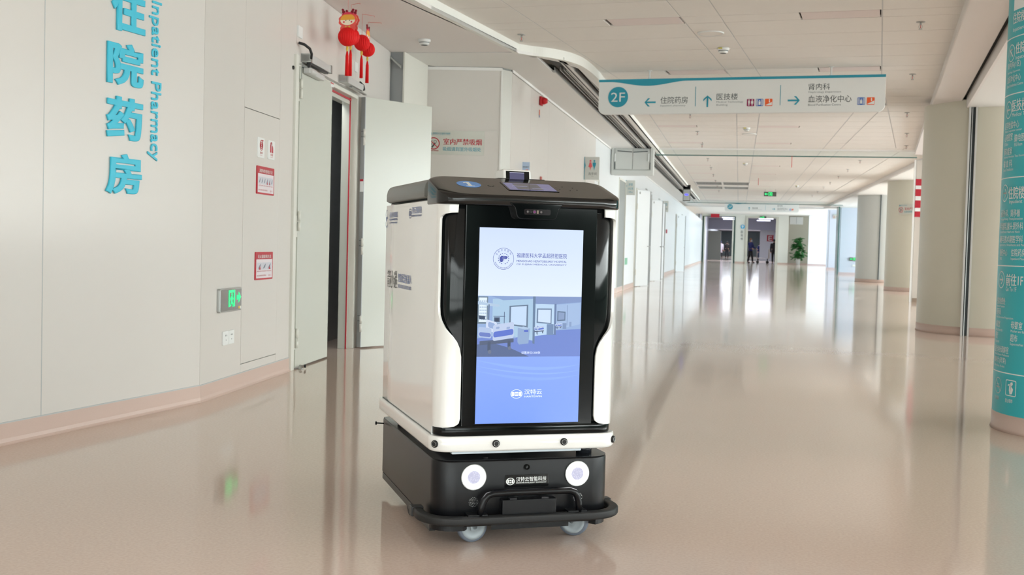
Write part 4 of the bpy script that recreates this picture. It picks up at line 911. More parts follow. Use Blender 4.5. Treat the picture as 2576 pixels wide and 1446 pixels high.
def ctext(t, a0, zc, h, bold=.0, w_=None, m=None, name='lettering'):
    cjk = ord(t[0]) > 255; h = h * (.80 if h > .08 else .9 if cjk else .85)
    if cjk: w_ = h * .70 * sum(1.02 if ord(q_) > 255 else .62 for q_ in t)
    else: w_ = h * .50 * len(t)
    text(t, m or M['print_'], DS, 0, zc - h / 2, w_, h, y=0, bold=bold, wrap=onc(a0), name=name)
def cband(z, a0=120, a1=300, t=.006, rise=0.):
    k = 90; vs = []
    for i in range(k + 1):
        a = R(a0 + (a1 - a0) * i / k); zz = z + rise * math.sin(math.pi * i / k); 
        for dz in (-t / 2, t / 2): vs.append(((CR + .0045) * math.cos(a), (CR + .0045) * math.sin(a), zz + dz))
    MB().add(vs, [(2 * i, 2 * i + 2, 2 * i + 3, 2 * i + 1) for i in range(k)]).build('divider_line', M['print_'], DS)
for z in (2.351, 2.013, 1.516, .990, .352): cband(z)
def cicon(a0, z, ang, rad=.052):
    f = onc(0); b = MB(); vs = []; k = 40
    for i in range(k):
        t = 2 * math.pi * i / k
        for q in (rad, rad - .005): vs.append((q * math.cos(t), q * math.sin(t)))
    pts = [f(R(a0) * CR + x, z + y, 0) for x, y in vs]
    b.add(pts, [(2 * i, 2 * i + 1, (2 * i + 3) % (2 * k), (2 * i + 2) % (2 * k)) for i in range(k)])
    tmp = MB(); arrow(tmp, 0, 0, .062, ang, 0, .0001, t=.16, head=.85)
    b.add([f(R(a0) * CR + x, z + zz, 0) for x, y, zz in tmp.v], tmp.f); b.build('direction_icon', M['print_'], DS)
cband(2.56, 187.5, 240, .10)
ctext('住院楼二层', 187, 2.464, .085, .02); ctext('Inpatient Building', 187.3, 2.393, .036)
cicon(186.2, 2.262, 135); ctext('住院楼', 192.9, 2.280, .085, .02); ctext('Inpatient Building', 193.3, 2.221, .034)
for t, en, z in (('肾内科(1区)', 'Nephrology Department', 2.186), ('血液净化中心', 'Blood Purification Centre', 2.107)): ctext(t, 180.2, z, .048, .006); ctext(en, 180.0, z - .040, .020)
cicon(185.4, 1.924, 180); ctext('医技楼', 191.2, 1.942, .090, .02); ctext('Medical Technology Building', 191.7, 1.884, .034)
for t, en, z in (('医学检验中心', 'Medical inspection center', 1.830), ('肺功能室', 'Pulmonary Function Test Room', 1.676), ('输 血 科', 'Blood Transfusion', 1.602)): ctext(t, 179.8, z, .050, .008); ctext(en, 179.6, z - .036, .021)
ctext('心电图室', 179.8, 1.76, .050, .008); ctext('ECG Room', 179.6, 1.720, .021); ctext('脑电图室', 195.9, 1.748, .052, .008); ctext('EEG Room', 196.2, 1.709, .023)
cicon(185.2, 1.426, 0); ctext('住院楼', 191.6, 1.424, .092, .02); ctext('Inpatient Building', 193.0, 1.369, .034)
for t, en, z in (('泌尿外科、肾移植', 'Urology Kidney Transplantation', 1.304), ('甲状腺乳腺头颈外科', 'Thyroid Breast Head and Neck', 1.227), ('麻醉与围术期医学科', 'Department of Anesthesia and Perioperative', 1.149)): ctext(t, 177.6, z, .050, .008); ctext(en, 177.6, z - .036, .022)
ctext('静配中心', 179.8, 1.069, .048, .008); ctext('PIVAS', 179.8, 1.033, .020); ctext('住院药房', 197.8, 1.070, .050, .008); ctext('Inpatient Pharmacy', 197.8, 1.031, .022)
cicon(185.4, .905, 0); ctext('前往1F', 193.2, .908, .088, .02); ctext('Go To 1F', 193.3, .853, .032)
for t, en, z in (('住院收费处', 'Inpatient Cashier', .778), ('煎药间', 'Herbal Decoction Preparation', .712), ('医疗纠纷调解室', 'Medical Dispute Mediation', .488), ('咖啡厅(芮莱)', 'Coffee Shop (Ruilai)', .420)): ctext(t, 177.4, z, .046, .008); ctext(en, 177.4, z - .034, .020)
ctext('病案室', 177.2, .638, .046, .008); ctext('Medical Records', 177.2, .603, .020); ctext('母婴室', 201.2, .642, .050, .008); ctext('Mother and Baby Room', 201.2, .604, .022)
ctext('餐厅', 177.3, .568, .046, .008); ctext('Restaurant', 177.3, .533, .020); ctext('超市', 201.0, .566, .050, .008); ctext('Supermarket', 201.0, .528, .024)
def cshape(a0, z, b0, name):
    f = onc(0); b = MB().add([f(R(a0) * CR + x, z + zz, 0) for x, y, zz in b0.v], b0.f); b.build(name, M['print_'], DS)
b0 = MB(); b0.ring(0, 0, .050, .045, 0, .0001, 40).plate([(-.036, .033), (-.033, .036), (.036, -.033), (.033, -.036)], 0, .0001).box(-.028, .014, 0, .0001, -.012, -.004).box(.018, .026, 0, .0001, -.012, -.004).box(-.02, .02, 0, .0001, .006, .010); cshape(187.7, .268, b0, 'no_smoking_icon')
b0 = MB(); o_ = rrect(-.048, .048, -.048, .048, .01, 4); i_ = rrect(-.043, .043, -.043, .043, .008, 4); k = len(o_)
b0.add([(x, 0, z) for x, z in o_] + [(x, 0, z) for x, z in i_], [(i, (i + 1) % k, (i + 1) % k + k, i + k) for i in range(k)])
b0.plate([(-.012, .012), (.0, .034), (.016, .036), (.02, .024), (.008, .010), (.024, -.006), (.014, -.034), (-.006, -.038), (-.014, -.014)], 0, .0001).plate([(-.026, .018), (-.010, .024), (-.012, .016), (-.024, .010)], 0, .0001); cshape(203.5, .268, b0, 'quiet_icon')
ctext('禁止吸烟', 182.4, .193, .026, .01); ctext('禁止喧哗', 198.4, .191, .027, .01)

# ------------------------------------------------------------------ the delivery robot
RB = empty('delivery_robot', (-.8446, 3.7709, 0), R(28.2), 'white and black wheeled delivery robot with a tall lit screen on its front', 'robot')
XC = .165
def loop(hw, y0, y1, rf, rb=None, n=10, xc=XC):
    """rounded rectangle in plan, starting at the back left and running forward round the front"""
    rb = rf if rb is None else rb; pts = []
    for cx, cy, a0, rr in ((xc - hw + rb, y1 - rb, 90, rb), (xc - hw + rf, y0 + rf, 180, rf), (xc + hw - rf, y0 + rf, 270, rf), (xc + hw - rb, y1 - rb, 0, rb)):
        pts += [(cx + rr * math.cos(R(a0 + 90 * i / n)), cy + rr * math.sin(R(a0 + 90 * i / n))) for i in range(n + 1)]
    return pts
def stackmesh(rings, cap0=True, cap1=True, b=None, smooth=True):
    """rings: list of lists of (x,y,z), skinned in order"""
    b = b or MB(); n = len(rings[0]); vs = [p for r_ in rings for p in r_]
    fs = [(j * n + i, j * n + (i + 1) % n, (j + 1) * n + (i + 1) % n, (j + 1) * n + i) for j in range(len(rings) - 1) for i in range(n)]
    b.add(vs, fs, smooth); k = len(b.v) - len(vs)
    if cap0: b.f.append(tuple(range(k, k + n))); b.sm.append(False); b.mi.append(b.cur)
    if cap1: b.f.append(tuple(range(k + (len(rings) - 1) * n, k + len(rings) * n))); b.sm.append(False); b.mi.append(b.cur)
    return b
def solid(hw, y0, y1, rf, z0, z1, e0=.004, e1=.004, rb=None):
    rg = []
    for ins, z in ((e0, z0), (e0 * .3, z0 + e0 * .3), (0, z0 + e0), (0, z1 - e1), (e1 * .3, z1 - e1 * .3), (e1, z1)):
        rg.append([(x, y, z) for x, y in loop(hw - ins, y0 + ins, y1 - ins, rf - ins, (rb or rf) - ins)])
    return stackmesh(rg)
# chassis
base = solid(.321, 0, .985, .076, .074, .303, .006, .006, rb=.02).build('chassis', M['satin'], RB)
solid(.3195, .0015, .984, .0745, .3035, .3045, .0003, .0003, rb=.019).build('chassis_top', M['satintop'], base)
for x0, x1 in ((-.16, -.050), (.046, .328), (.430, .49)):
    op = [p_ for p_ in loop(.3205, .0005, .985, .0755, .02, 14) if p_[1] < .10 and x0 <= p_[0] <= x1]; op = ([(x0, .0005)] if x0 > 0 else []) + op + ([(x1, .0005)] if x1 < .4 else [])
    op.sort(); ip = [(XC + (a - XC) * .93, c_ + .022) for a, c_ in op]
    MB().prism(op + ip[::-1], .061, .078).build('valance', M['satin'], base)
MB().prism([(XC - .321, .07), (XC - .30, .07), (XC - .30, .96), (XC - .321, .96)], .050, .076).prism([(XC + .30, .07), (XC + .321, .07), (XC + .321, .96), (XC + .30, .96)], .050, .076).build('side_sill', M['satin'], base)
# bumper: flattened rubber section swept round the front
bp = [(XC - .335, .20), (XC - .345, .13)] + [(x, y) for x, y in loop(.352, -.040, 1.1, .115, .1, 12)[13:39]] + [(XC + .345, .13), (XC + .335, .20)]
bp = [(XC - .352, .16)] + [(XC - .352 + .115 * (1 - math.cos(R(a))), .075 - .115 * math.sin(R(a))) for a in range(0, 91, 9)] + [(XC + .352 - .115 * (1 - math.cos(R(a))), .075 - .115 * math.sin(R(a))) for a in range(90, -1, -9)] + [(XC + .352, .16)]
sec = [(x, y) for x, y in rrect(-.018, .018, -.0145, .0145, .008, 4)]
bm_ = MB().tube([(x, y, .106) for x, y in bp], 0, sec=sec).build('bumper', M['rubber'], RB)
MB().tube([(x, y, .106) for x, y in bp], 0, sec=[(a, c) for a, c in rrect(-.0188, -.017, -.005, .005, .001, 1)]).build('bumper_groove', M['darkgrey'], bm_)
for sx_ in (-1, 1): MB().box(XC + sx_ * .352 - .022, XC + sx_ * .352 + .022, .125, .165, .088, .123).build('bumper_collar', M['darkgrey'], bm_, bevel=.004)
MB().box(-.05, .02, -.045, .01, .116, .126).box(.31, .38, -.045, .01, .116, .126).build_each('bumper_bracket', M['satin'], bm_, bevel=.002)
gb = [(-.006, -.034, .118), (-.001, -.038, .150), (.008, -.040, .176), (.020, -.040, .190), (.040, -.040, .196), (.10, -.040, .197), (.25, -.040, .197), (.315, -.040, .196), (.333, -.040, .190), (.344, -.040, .176), (.350, -.038, .150), (.354, -.034, .118)]
g_ = MB().tube(gb, .0115, 14).build('guard_bar', M['satin'], RB)
MB().box(.073, .269, -.036, .0, .118, .171).build('cover_box', M['satin'], RB, bevel=.003)
MB().box(.10, .125, -.034, -.004, .170, .176).box(.215, .24, -.034, -.004, .170, .176).build_each('cover_tab', M['satintop'], RB)
# headlights
lens = bpy.data.materials.new('headlight_lens'); lens.use_nodes = True; n_ = lens.node_tree; bs = n_.nodes['Principled BSDF']
tx = n_.nodes.new('ShaderNodeTexCoord'); vo = n_.nodes.new('ShaderNodeTexVoronoi'); vo.inputs['Scale'].default_value = 190; rp = n_.nodes.new('ShaderNodeValToRGB')
rp.color_ramp.elements[0].color = (.95, .95, 1, 1); rp.color_ramp.elements[1].position = .6; rp.color_ramp.elements[1].color = (.45, .45, .62, 1)
n_.links.new(tx.outputs['Object'], vo.inputs['Vector']); n_.links.new(vo.outputs['Distance'], rp.inputs[0]); n_.links.new(rp.outputs[0], bs.inputs['Emission Color']); bs.inputs['Emission Strength'].default_value = .38; bs.inputs['Base Color'].default_value = (.3, .3, .4, 1)
for x in (-.022, .354):
    hl = MB().ring(x, .247, .0445, .0405, -.006, .004, 40).build('headlight', M['steel'], RB)
    MB().ring(x, .247, .0410, .023, -.0075, -.002, 40).build('lamp_ring', M['head'], hl)
    MB().disc(x, .247, .0235, -.0068, -.002, 32).build('lens', lens, hl)
# name plate, camera, speakers
npl = MB().plate(rrect(.090, .249, .206, .249, .004), -.004, .001).build('name_plate', mat('plate_black', (16, 17, 18), .15), RB, bevel=.001)
MB().ring(.109, .2275, .0125, .0105, -.0050, -.004, 30, 1.25).box(.098, .104, -.0050, -.004, .221, .234).box(.114, .120, -.0050, -.004, .221, .234).box(.106, .112, -.0050, -.004, .229, .234).box(.106, .112, -.0050, -.004, .221, .226).build('company_mark', M['signwhite'], npl)
text('汉特云智能科技', M['signwhite'], npl, .130, .2265, .110, .0155, y=-.0048, bold=.014); text('HANTEWIN INTELLIGENT TECHNOLOGY', M['signwhite'], npl, .130, .2195, .110, .0045, y=-.0048, bold=.02)
cm_ = MB().ring(.168, .276, .0095, .006, -.007, .002, 24).build('front_camera', M['black'], RB); MB().disc(.168, .276, .004, -.006, 0, 16).build('lens', M['darkgrey'], cm_)
for x, z in ((-.020, .160), (.360, .162)):
    b = MB()
    for k in range(4):
        for j in range(1 if k == 0 else 6 * k): b.disc(x + .0052 * k * math.cos(2 * math.pi * j / max(1, 6 * k)), z + .0052 * k * math.sin(2 * math.pi * j / max(1, 6 * k)), .0013, -.0012, .0005, 8)
    b.build('speaker_holes', M['steel'], RB)
MB().lathe([(0, .001), (.008, .001), (.008, -.002)], (.03, .035, .3045), 14).build('top_button', M['darkgrey'], base)
# casters and drive wheels
def caster(x, y, rot, big=.057, m=None):
    c_ = Matrix.Rotation(R(rot), 4, 'Z'); ax = c_ @ Vector((0, -1, 0)); o_ = Vector((x, y, big))
    wv_ = MB().lathe([(big * .78, -.014), (big * .93, -.013), (big, -.006), (big, .006), (big * .93, .013), (big * .78, .014)], o_, 40, ax).build('caster_wheel', M['tyre'] if m is None else m, RB)
    MB().lathe([(0, .016), (big * .30, .0165), (big * .34, .014), (big * .60, .0145), (big * .66, .0165), (big * .82, .0145), (big * .82, -.0145), (0, -.015)], o_, 36, ax).build('hub', M['grey'] if m is None else M['darkgrey'], wv_)
    side = c_ @ Vector((1, 0, 0)); b = MB()
    for s in (-1, 1):
        p = o_ + ax * .021 * s; b.add([tuple(p + side * a + Vector((0, 0, c2)) + ax * t) for t in (-.002, .002) for a, c2 in ((-.014, -.012), (.014, -.012), (.022, .02), (.020, .045), (-.020, .045), (-.022, .02))], [(0, 1, 2, 3, 4, 5), (11, 10, 9, 8, 7, 6)] + [(i, (i + 1) % 6, (i + 1) % 6 + 6, i + 6) for i in range(6)])
    b.build('fork', M['grey'] if m is None else M['darkgrey'], wv_)
    MB().lathe([(0, .023), (.009, .023), (.009, .0)], o_, 16, ax).build('axle_cap', M['grey'], wv_)
caster(0, .085, 12); caster(.383, .10, -38); caster(0, .86, 15); caster(.34, .86, -20)
for x in (-.118, .448):
    dw = MB().lathe([(.045, -.02), (.064, -.018), (.066, 0), (.064, .018), (.045, .02)], (x, .50, .066), 36, (1, 0, 0)).build('drive_wheel', M['rubber'], RB); MB().lathe([(0, -.022), (.044, -.02), (.044, .02), (0, .022)], (x, .50, .066), 24, (1, 0, 0)).build('hub', M['darkgrey'], dw)
    MB().box(x - .03, x + .03, .44, .56, .052, .075).build('wheel_mount', M['darkgrey'], dw, bevel=.004)
# gap layer and tray
MB().box(-.10, .37, .004, .9, .325, .337).build('padding_strip', M['acrylic'], RB, bevel=.004)
MB().cyl((.41, .085, .303), (.41, .085, .338), .028, n=28).cyl((-.08, .9, .303), (-.08, .9, .338), .028, n=28).cyl((.41, .9, .303), (.41, .9, .338), .028, n=28).build_each('support_post', M['satintop'], RB)
tray = solid(.338, -.016, .995, .066, .335, .389, .010, .006, rb=.02).build('tray', M['gloss_white'], RB)
for x, y, a in ((-.158, .008, -48), (.050, -.016, 0), (.296, -.016, 0), (.488, .008, 48)):
    ax = Matrix.Rotation(R(a), 4, 'Z') @ Vector((0, -1, 0)); p = Vector((x, y, .363))
    se = MB().lathe([(.0125, -.004), (.0130, .003), (.0115, .007), (.0095, .0078)], p, 28, ax).build('proximity_sensor', M['rubber'], RB); MB().lathe([(.0095, .0076), (.0082, .0083), (.0078, .0072)], p, 28, ax).build('ring', M['steel'], se); MB().lathe([(.0078, .0066), (0, .0068)], p, 24, ax).build('membrane', M['black'], se)
MB().tube([(XC - .325, .93, .285), (XC - .352, .93, .287), (XC - .356, .93, .287)], .003, 8).lathe([(0, 0), (.007, .001), (.008, .006), (0, .008)], (XC - .355, .93, .287), 12, (-1, 0, 0)).build('key_stub', M['black'], RB)
# body: black core with a raised glossy front, white shells over the sides
core = solid(.312, .006, .965, .058, .389, 1.20, .004, .004, rb=.02).build('body_core', M['black'], RB)
MB().plate(rrect(XC - .238, XC + .238, .396, 1.196, .01), -.004, .02).build('front_panel', M['black'], RB, bevel=.004, seg=3)
kick = solid(.322, -.008, .30, .062, .389, .424, .004, .006).build('lower_black_band', M['black'], RB)
HW, YF, RF = .326, -.010, .062
XL = XC - HW
def shell(side):
    arcL = RF * math.pi / 2
    def pt(t):
        """t measured round the front corner from where the corner starts"""
        if t <= 0: x, y = XL, YF + RF - t
        elif t < arcL: a = t / RF; x, y = XL + RF - RF * math.cos(a), YF + RF - RF * math.sin(a)
        else: x, y = XL + RF + (t - arcL), YF
        return x, y
    def tend(z):
        key = [(.389, -.004), (.418, -.004), (.4185, .060), (.421, .092), (.426, .106), (.434, .115), (.45, .119), (.62, .119), (.66, .118), (.69, .112), (.71, .103), (.73, .088), (.757, .060), (.78, .042), (.80, .032), (.83, .028), (.95, .027), (1.10, .027), (1.125, .028), (1.135, .034), (1.142, .050), (1.146, .075), (1.147, .096), (1.175, .098), (1.20, .098)]
        for (a, b_), (c_, d_) in zip(key, key[1:]):
            if a <= z <= c_: return b_ + (d_ - b_) * (z - a) / (c_ - a)
        return key[-1][1]
    zs = [.389, .40, .417, .4185, .420, .423, .428, .434, .442, .45, .5, .56, .62, .64, .66, .675, .69, .70, .71, .72, .73, .745, .757, .77, .78, .79, .80, .815, .83, .9, 1.0, 1.08, 1.11, 1.125, 1.13, 1.135, 1.139, 1.142, 1.1445, 1.146, 1.147, 1.155, 1.175, 1.19]
    n = 30; vs = []
    back = -(.97 - YF - RF)
    for z in zs:
        te = tend(z); ts = [back + (-.01 - back) * i / 5 for i in range(6)] + [-.01 + (te + .01) * (i + 1) / (n - 6) for i in range(n - 6)]
        for t in ts:
            x, y = pt(t); vs.append((x if side < 0 else 2 * XC - x, y, z))
    m_ = len(ts)
    b = MB().add(vs, [(j * m_ + i, j * m_ + i + 1, (j + 1) * m_ + i + 1, (j + 1) * m_ + i) for j in range(len(zs) - 1) for i in range(m_ - 1)], True)
    o_ = b.build('side_shell', M['gloss_white'], RB); q = o_.modifiers.new('solid', 'SOLIDIFY'); q.thickness = .010; q.offset = -1 if side > 0 else -1
    q2 = o_.modifiers.new('bevel', 'BEVEL'); q2.width = .003; q2.segments = 2; q2.limit_method = 'ANGLE'; q2.angle_limit = R(50)
    return o_
shL = shell(-1); shR = shell(1)
MB().box(XL - .0008, XL + .002, .06, .97, .3895, .3915).build('shell_seam', M['ink'], shL)
bk = MB().box(XC - .31, XC + .31, .955, .972, .395, 1.19).build('back_door', M['gloss_white'], RB, bevel=.004)
# markings on the left side, read from the side
def stext(t, y0, z, wd, h, m, bold=.0):
    """y0 = rear end of the text; it runs towards the front"""
    text(t, m, shL, 0, z, wd, h, bold=bold, wrap=lambda a, c, d: (XL - .0012, y0 - a, c))
def sshape(b0, y0, z0, m, name): MB().add([(XL - .0012 - y * .0, y0 - x, z0 + z) for x, y, z in b0.v], b0.f).build(name, m, shL)
def emblem():
    b0 = MB(); b0.ring(0, 0, .0375, .0362, 0, .0001, 48)
    for k in range(14):
        for s in (-1, 1):
            if k < 7: a = R(-80 + k * 24); b0.plate([(s * (.0175 * math.cos(a)), .0175 * math.sin(a)), (s * .0205 * math.cos(a + .25), .0205 * math.sin(a + .25)), (s * .0180 * math.cos(a + .36), .0180 * math.sin(a + .36))], 0, .0001)
    b0.plate([(-.0145, .004), (-.008, .010), (.012, .009), (.015, .004), (.010, -.001), (.002, -.001), (-.004, -.011), (-.010, -.012), (-.014, -.006)], 0, .0001)
    return b0
EMB = emblem(); STAFF = MB().box(-.0008, .0008, 0, .0001, -.014, .015).ring(0, .004, .0048, .0036, 0, .0001, 16).ring(0, -.004, .0038, .0028, 0, .0001, 16)
def ringtext(m, par, place):
    up_ = lambda a, c, d: place((.0265 + c) * math.cos(R(158) - a / .030), (.0265 + c) * math.sin(R(158) - a / .030))
    dn_ = lambda a, c, d: place((.0335 - c) * math.cos(R(202) + a / .0335), (.0335 - c) * math.sin(R(202) + a / .0335))
    for i_, ch in enumerate('孟超肝胆医院'): text(ch, m, par, .0022 + i_ * .0117, 0, .0062, .0068, wrap=up_, name='ring_character')
    text('MENGCHAO HEPATOBILIARY HOSPITAL', m, par, .0, 0, .079, .0038, bold=.01, wrap=dn_, name='ring_lettering')
sshape(EMB, .955, 1.135, M['blue'], 'hospital_emblem'); ringtext(M['blue'], shL, lambda x, z: (XL - .0012, .955 - x, 1.135 + z))
stext('福建医科大学孟超肝胆医院', .895, 1.140, .165, .022, M['blue'], .02); stext('MENGCHAO HEPATOBILIARY HOSPITAL', .895, 1.128, .165, .008, M['blue'], .02); stext('OF FUJIAN MEDICAL UNIVERSITY', .895, 1.114, .165, .008, M['blue'], .02)
b0 = MB().ring(0, 0, .0185, .016, 0, .0001, 30, 1.3).box(-.016, -.008, 0, .0001, -.009, .009).box(.008, .016, 0, .0001, -.009, .009).box(-.005, .005, 0, .0001, .002, .009).box(-.005, .005, 0, .0001, -.009, -.002); sshape(b0, .485, 1.150, M['blue'], 'company_mark')
stext('汉特云智能科技', .455, 1.148, .17, .026, M['blue'], .02); stext('HANTEWIN INTELLIGENT TECHNOLOGY', .455, 1.137, .17, .007, M['blue'], .02)
stext('箭小递', .915, .855, .20, .072, M['robotink'], .022); stext('智能配送机器人', .690, .885, .255, .034, M['blue'], .018); stext('INTELLIGENT DELIVERY ROBOT', .690, .862, .255, .014, M['blue'], .02)
MB().plate([(.0, 0), (.02, .04), (.03, .10), (.02, .14), (0, .15)], 0, .0001) if False else None
# screen
scr_w = mat('screen_sky_white', (214, 226, 252), .12, emit=.62); 
def em(name, c, s=1.): return mat('screen_' + name, c, .12, emit=s)
SX0, SX1, SZ0, SZ1 = -.0235, .3505, .430, 1.100
SC = MB().box(SX0 - .003, SX1 + .003, -.0062, -.001, SZ0 - .003, SZ1 + .003).build('screen', M['black'], RB)
def grad(name, c0, c1, z0, z1, s):
    m = bpy.data.materials.new(name); m.use_nodes = True; n = m.node_tree; b = n.nodes['Principled BSDF']; t = n.nodes.new('ShaderNodeTexCoord'); sp_ = n.nodes.new('ShaderNodeSeparateXYZ'); mr = n.nodes.new('ShaderNodeMapRange')
    mr.inputs['From Min'].default_value = z0; mr.inputs['From Max'].default_value = z1; mx = n.nodes.new('ShaderNodeMix'); mx.data_type = 'RGBA'; mx.inputs[6].default_value = lin(c0) + (1,); mx.inputs[7].default_value = lin(c1) + (1,)
    n.links.new(t.outputs['Object'], sp_.inputs[0]); n.links.new(sp_.outputs['Z'], mr.inputs['Value']); n.links.new(mr.outputs[0], mx.inputs[0]); n.links.new(mx.outputs[2], b.inputs['Emission Color']); b.inputs['Emission Strength'].default_value = s
    b.inputs['Base Color'].default_value = (.02, .02, .03, 1); b.inputs['Roughness'].default_value = .12; return m
Y0 = -.0066
MB().box(SX0, SX1, Y0, -.0060, .868, SZ1).build('screen_field', grad('screen_top_field', (226, 238, 252), (206, 222, 252), .868, 1.10, .80), SC)
MB().box(SX0, SX1, Y0, -.0060, SZ0, .660).build('screen_field', grad('screen_low_field', (122, 160, 252), (138, 170, 248), .43, .66, .80), SC)
for w0, w1, dz, cc_ in ((.648, .010, .014, (144, 176, 250)), (.628, .005, .010, (146, 178, 251)), (.612, .010, -.004, (140, 172, 249))):
    up_ = [(SX0 + (SX1 - SX0) * k / 30, w0 - .030 * math.sin(math.pi * min(1, k / 30) * .62) + .012 * (k / 30) ** 3) for k in range(31)]
    MB().plate(up_ + [(x_, z_ - w1 * math.sin(math.pi * k_ / 30) - .0005) for k_, (x_, z_) in reversed(list(enumerate(up_)))], Y0 - .0002, Y0).build('screen_wave', em('wave%d' % cc_[0], cc_, .82), SC)
pic = MB(); cols_ = []
def shp(c, pts, s=.78):
    key = 'p%d_%d_%d' % c
    m_ = em(key, c, s)
    if m_ not in cols_: cols_.append(m_)
    pic.cur = cols_.index(m_); pic._n = getattr(pic, '_n', 0) + 1; yy = Y0 - .00002 * pic._n
    pic.plate([(SX0 + (SX1 - SX0) * u, .660 + .208 * v) for u, v in pts], yy, Y0 + .0003)
def rc(c, u0, u1, v0, v1, s=.78): shp(c, [(u0, v0), (u1, v0), (u1, v1), (u0, v1)], s)
rc((150, 176, 218), 0, 1, 0, 1); shp((118, 140, 208), [(0, 0), (1, 0), (1, .46), (.55, .42), (.35, .30), (.12, .34), (0, .3)]); shp((96, 112, 150), [(0, 0), (.5, 0), (.32, .14), (.16, .22), (0, .2)])
shp((170, 200, 226), [(.14, .95), (.56, 1), (.54, .26), (.33, .34), (.14, .42)]); shp((188, 214, 240), [(.55, .87), (.75, .89), (.74, .38), (.55, .34)]); shp((164, 188, 224), [(.75, .86), (.99, .90), (.99, .54), (.75, .44)])
shp((138, 162, 206), [(.12, 1), (.55, 1), (.55, .96), (.24, .93)]); shp((134, 154, 198), [(.55, 1), (1, 1), (1, .91), (.72, .87), (.55, .88)])
shp((110, 132, 162), [(.525, 1), (.55, 1), (.55, .21), (.53, .22)]); shp((112, 132, 170), [(.735, .88), (.755, .88), (.755, .36), (.735, .36)]); shp((128, 150, 190), [(.86, .86), (.865, .86), (.865, .52), (.86, .52)])
rc((116, 134, 150), 0, .095, .54, .99); rc((224, 238, 250), .01, .085, .57, .97)
for k in range(4):
    for j in range(7): rc((158, 180, 210), .018 + .018 * k, .026 + .018 * k, .60 + .05 * j, .625 + .05 * j)
shp((178, 200, 224), [(0, .91), (.20, .86), (.21, .84), (.19, .82), (0, .86)]); rc((96, 112, 136), .10, .11, .50, .86)
shp((110, 128, 152), [(.30, .84), (.48, .86), (.48, .48), (.30, .52)]); shp((196, 218, 244), [(.315, .82), (.465, .84), (.465, .51), (.315, .54)]); shp((116, 136, 164), [(.565, .80), (.71, .80), (.71, .54), (.565, .56)]); shp((206, 224, 248), [(.578, .78), (.70, .78), (.70, .56), (.578, .58)])
shp((104, 124, 152), [(.765, .76), (.845, .75), (.845, .60), (.765, .59)]); shp((140, 160, 196), [(.775, .74), (.835, .73), (.835, .62), (.775, .61)])
rc((90, 104, 132), .155, .21, .57, .65); rc((70, 82, 104), .165, .20, .585, .635); rc((150, 170, 200), .12, .215, .50, .565); shp((70, 84, 108), [(.01, .68), (.07, .67), (.07, .61), (.015, .62)]); rc((96, 112, 140), .25, .256, .44, .74); rc((96, 112, 140), .15, .26, .66, .67)
def rq(c, u0, u1, v0, v1, sk, ru=.012, rv=.03):
    pts = []
    for cx, cz, a0 in ((u1 - ru, v1 - rv, 0), (u0 + ru, v1 - rv, 90), (u0 + ru, v0 + rv, 180), (u1 - ru, v0 + rv, 270)):
        for k in range(5): x_ = cx + ru * math.cos(R(a0 + 22.5 * k)); pts.append((x_, cz + rv * math.sin(R(a0 + 22.5 * k)) + (x_ - u0) * sk))
    shp(c, pts)
def bed(x, y, s):
    B = lambda c, u0, u1, v0, v1, sk=.35, ru=.018, rv=.035: rq(c, x + u0 * s, x + u1 * s, y + v0 * s, y + v1 * s, sk, ru * s, rv * s)
    B((206, 218, 240), .08, .19, .28, .47, -.5); B((150, 172, 214), .10, .17, .33, .43, -.5)
    B((92, 104, 130), .02, .36, .02, .09, .15, .004, .01); B((84, 96, 120), .10, .13, -.08, .08, 0, .008, .02); B((84, 96, 120), .30, .33, -.02, .10, 0, .008, .02)
    B((112, 122, 146), .105, .14, -.13, -.06, 0, .016, .034); B((112, 122, 146), .305, .335, -.06, .0, 0, .014, .028)
    B((176, 194, 226), .005, .135, .16, .34, -.2); B((112, 130, 196), .012, .13, .18, .25, -.2)
    B((190, 204, 232), .15, .36, .09, .37, .28); B((100, 122, 206), .155, .355, .15, .25, .28); B((150, 170, 210), .18, .215, .30, .335, .28, .008, .014); B((150, 170, 210), .285, .32, .30, .335, .28, .008, .014)
bed(.005, .17, .95); bed(.54, .40, .27); bed(.745, .48, .18)
shp((148, 172, 208), [(.385, .48), (.50, .47), (.49, .22), (.40, .20), (.385, .24)]); shp((176, 198, 226), [(.385, .48), (.44, .50), (.50, .47), (.45, .45)]); rc((92, 112, 200), .445, .485, .41, .44); rc((120, 144, 180), .665, .73, .36, .54); rc((130, 152, 190), .82, .855, .46, .56); rc((140, 162, 200), .885, .905, .50, .58)
pic.build('screen_picture', cols_, SC)
ik = em('ink_blue', (96, 106, 190), .6); whi = em('ink_white', (226, 236, 255), 1.0)
def sem(b0, x, z, s, m, nm): MB().add([(x + a * s, Y0 - .0006, z + c * s) for a, b_, c in b0.v], b0.f).build(nm, m, SC)
sem(EMB, .063, .995, .99, ik, 'hospital_emblem'); ringtext(ik, SC, lambda x, z: (.063 + x, Y0 - .0006, .995 + z)); sem(STAFF, .064, .994, .99, scr_w, 'emblem_staff')
text('福建医科大学孟超肝胆医院', ik, SC, .110, 1.000, .182, .0165, y=Y0 - .0004, bold=.006); text('MENGCHAO HEPATOBILIARY HOSPITAL', ik, SC, .110, .985, .182, .0072, y=Y0 - .0004, bold=.008); text('OF FUJIAN MEDICAL UNIVERSITY', ik, SC, .110, .973, .182, .0072, y=Y0 - .0004, bold=.008)
text('设置床位1200张', whi, SC, .135, .669, .068, .0095, y=Y0 - .0025)
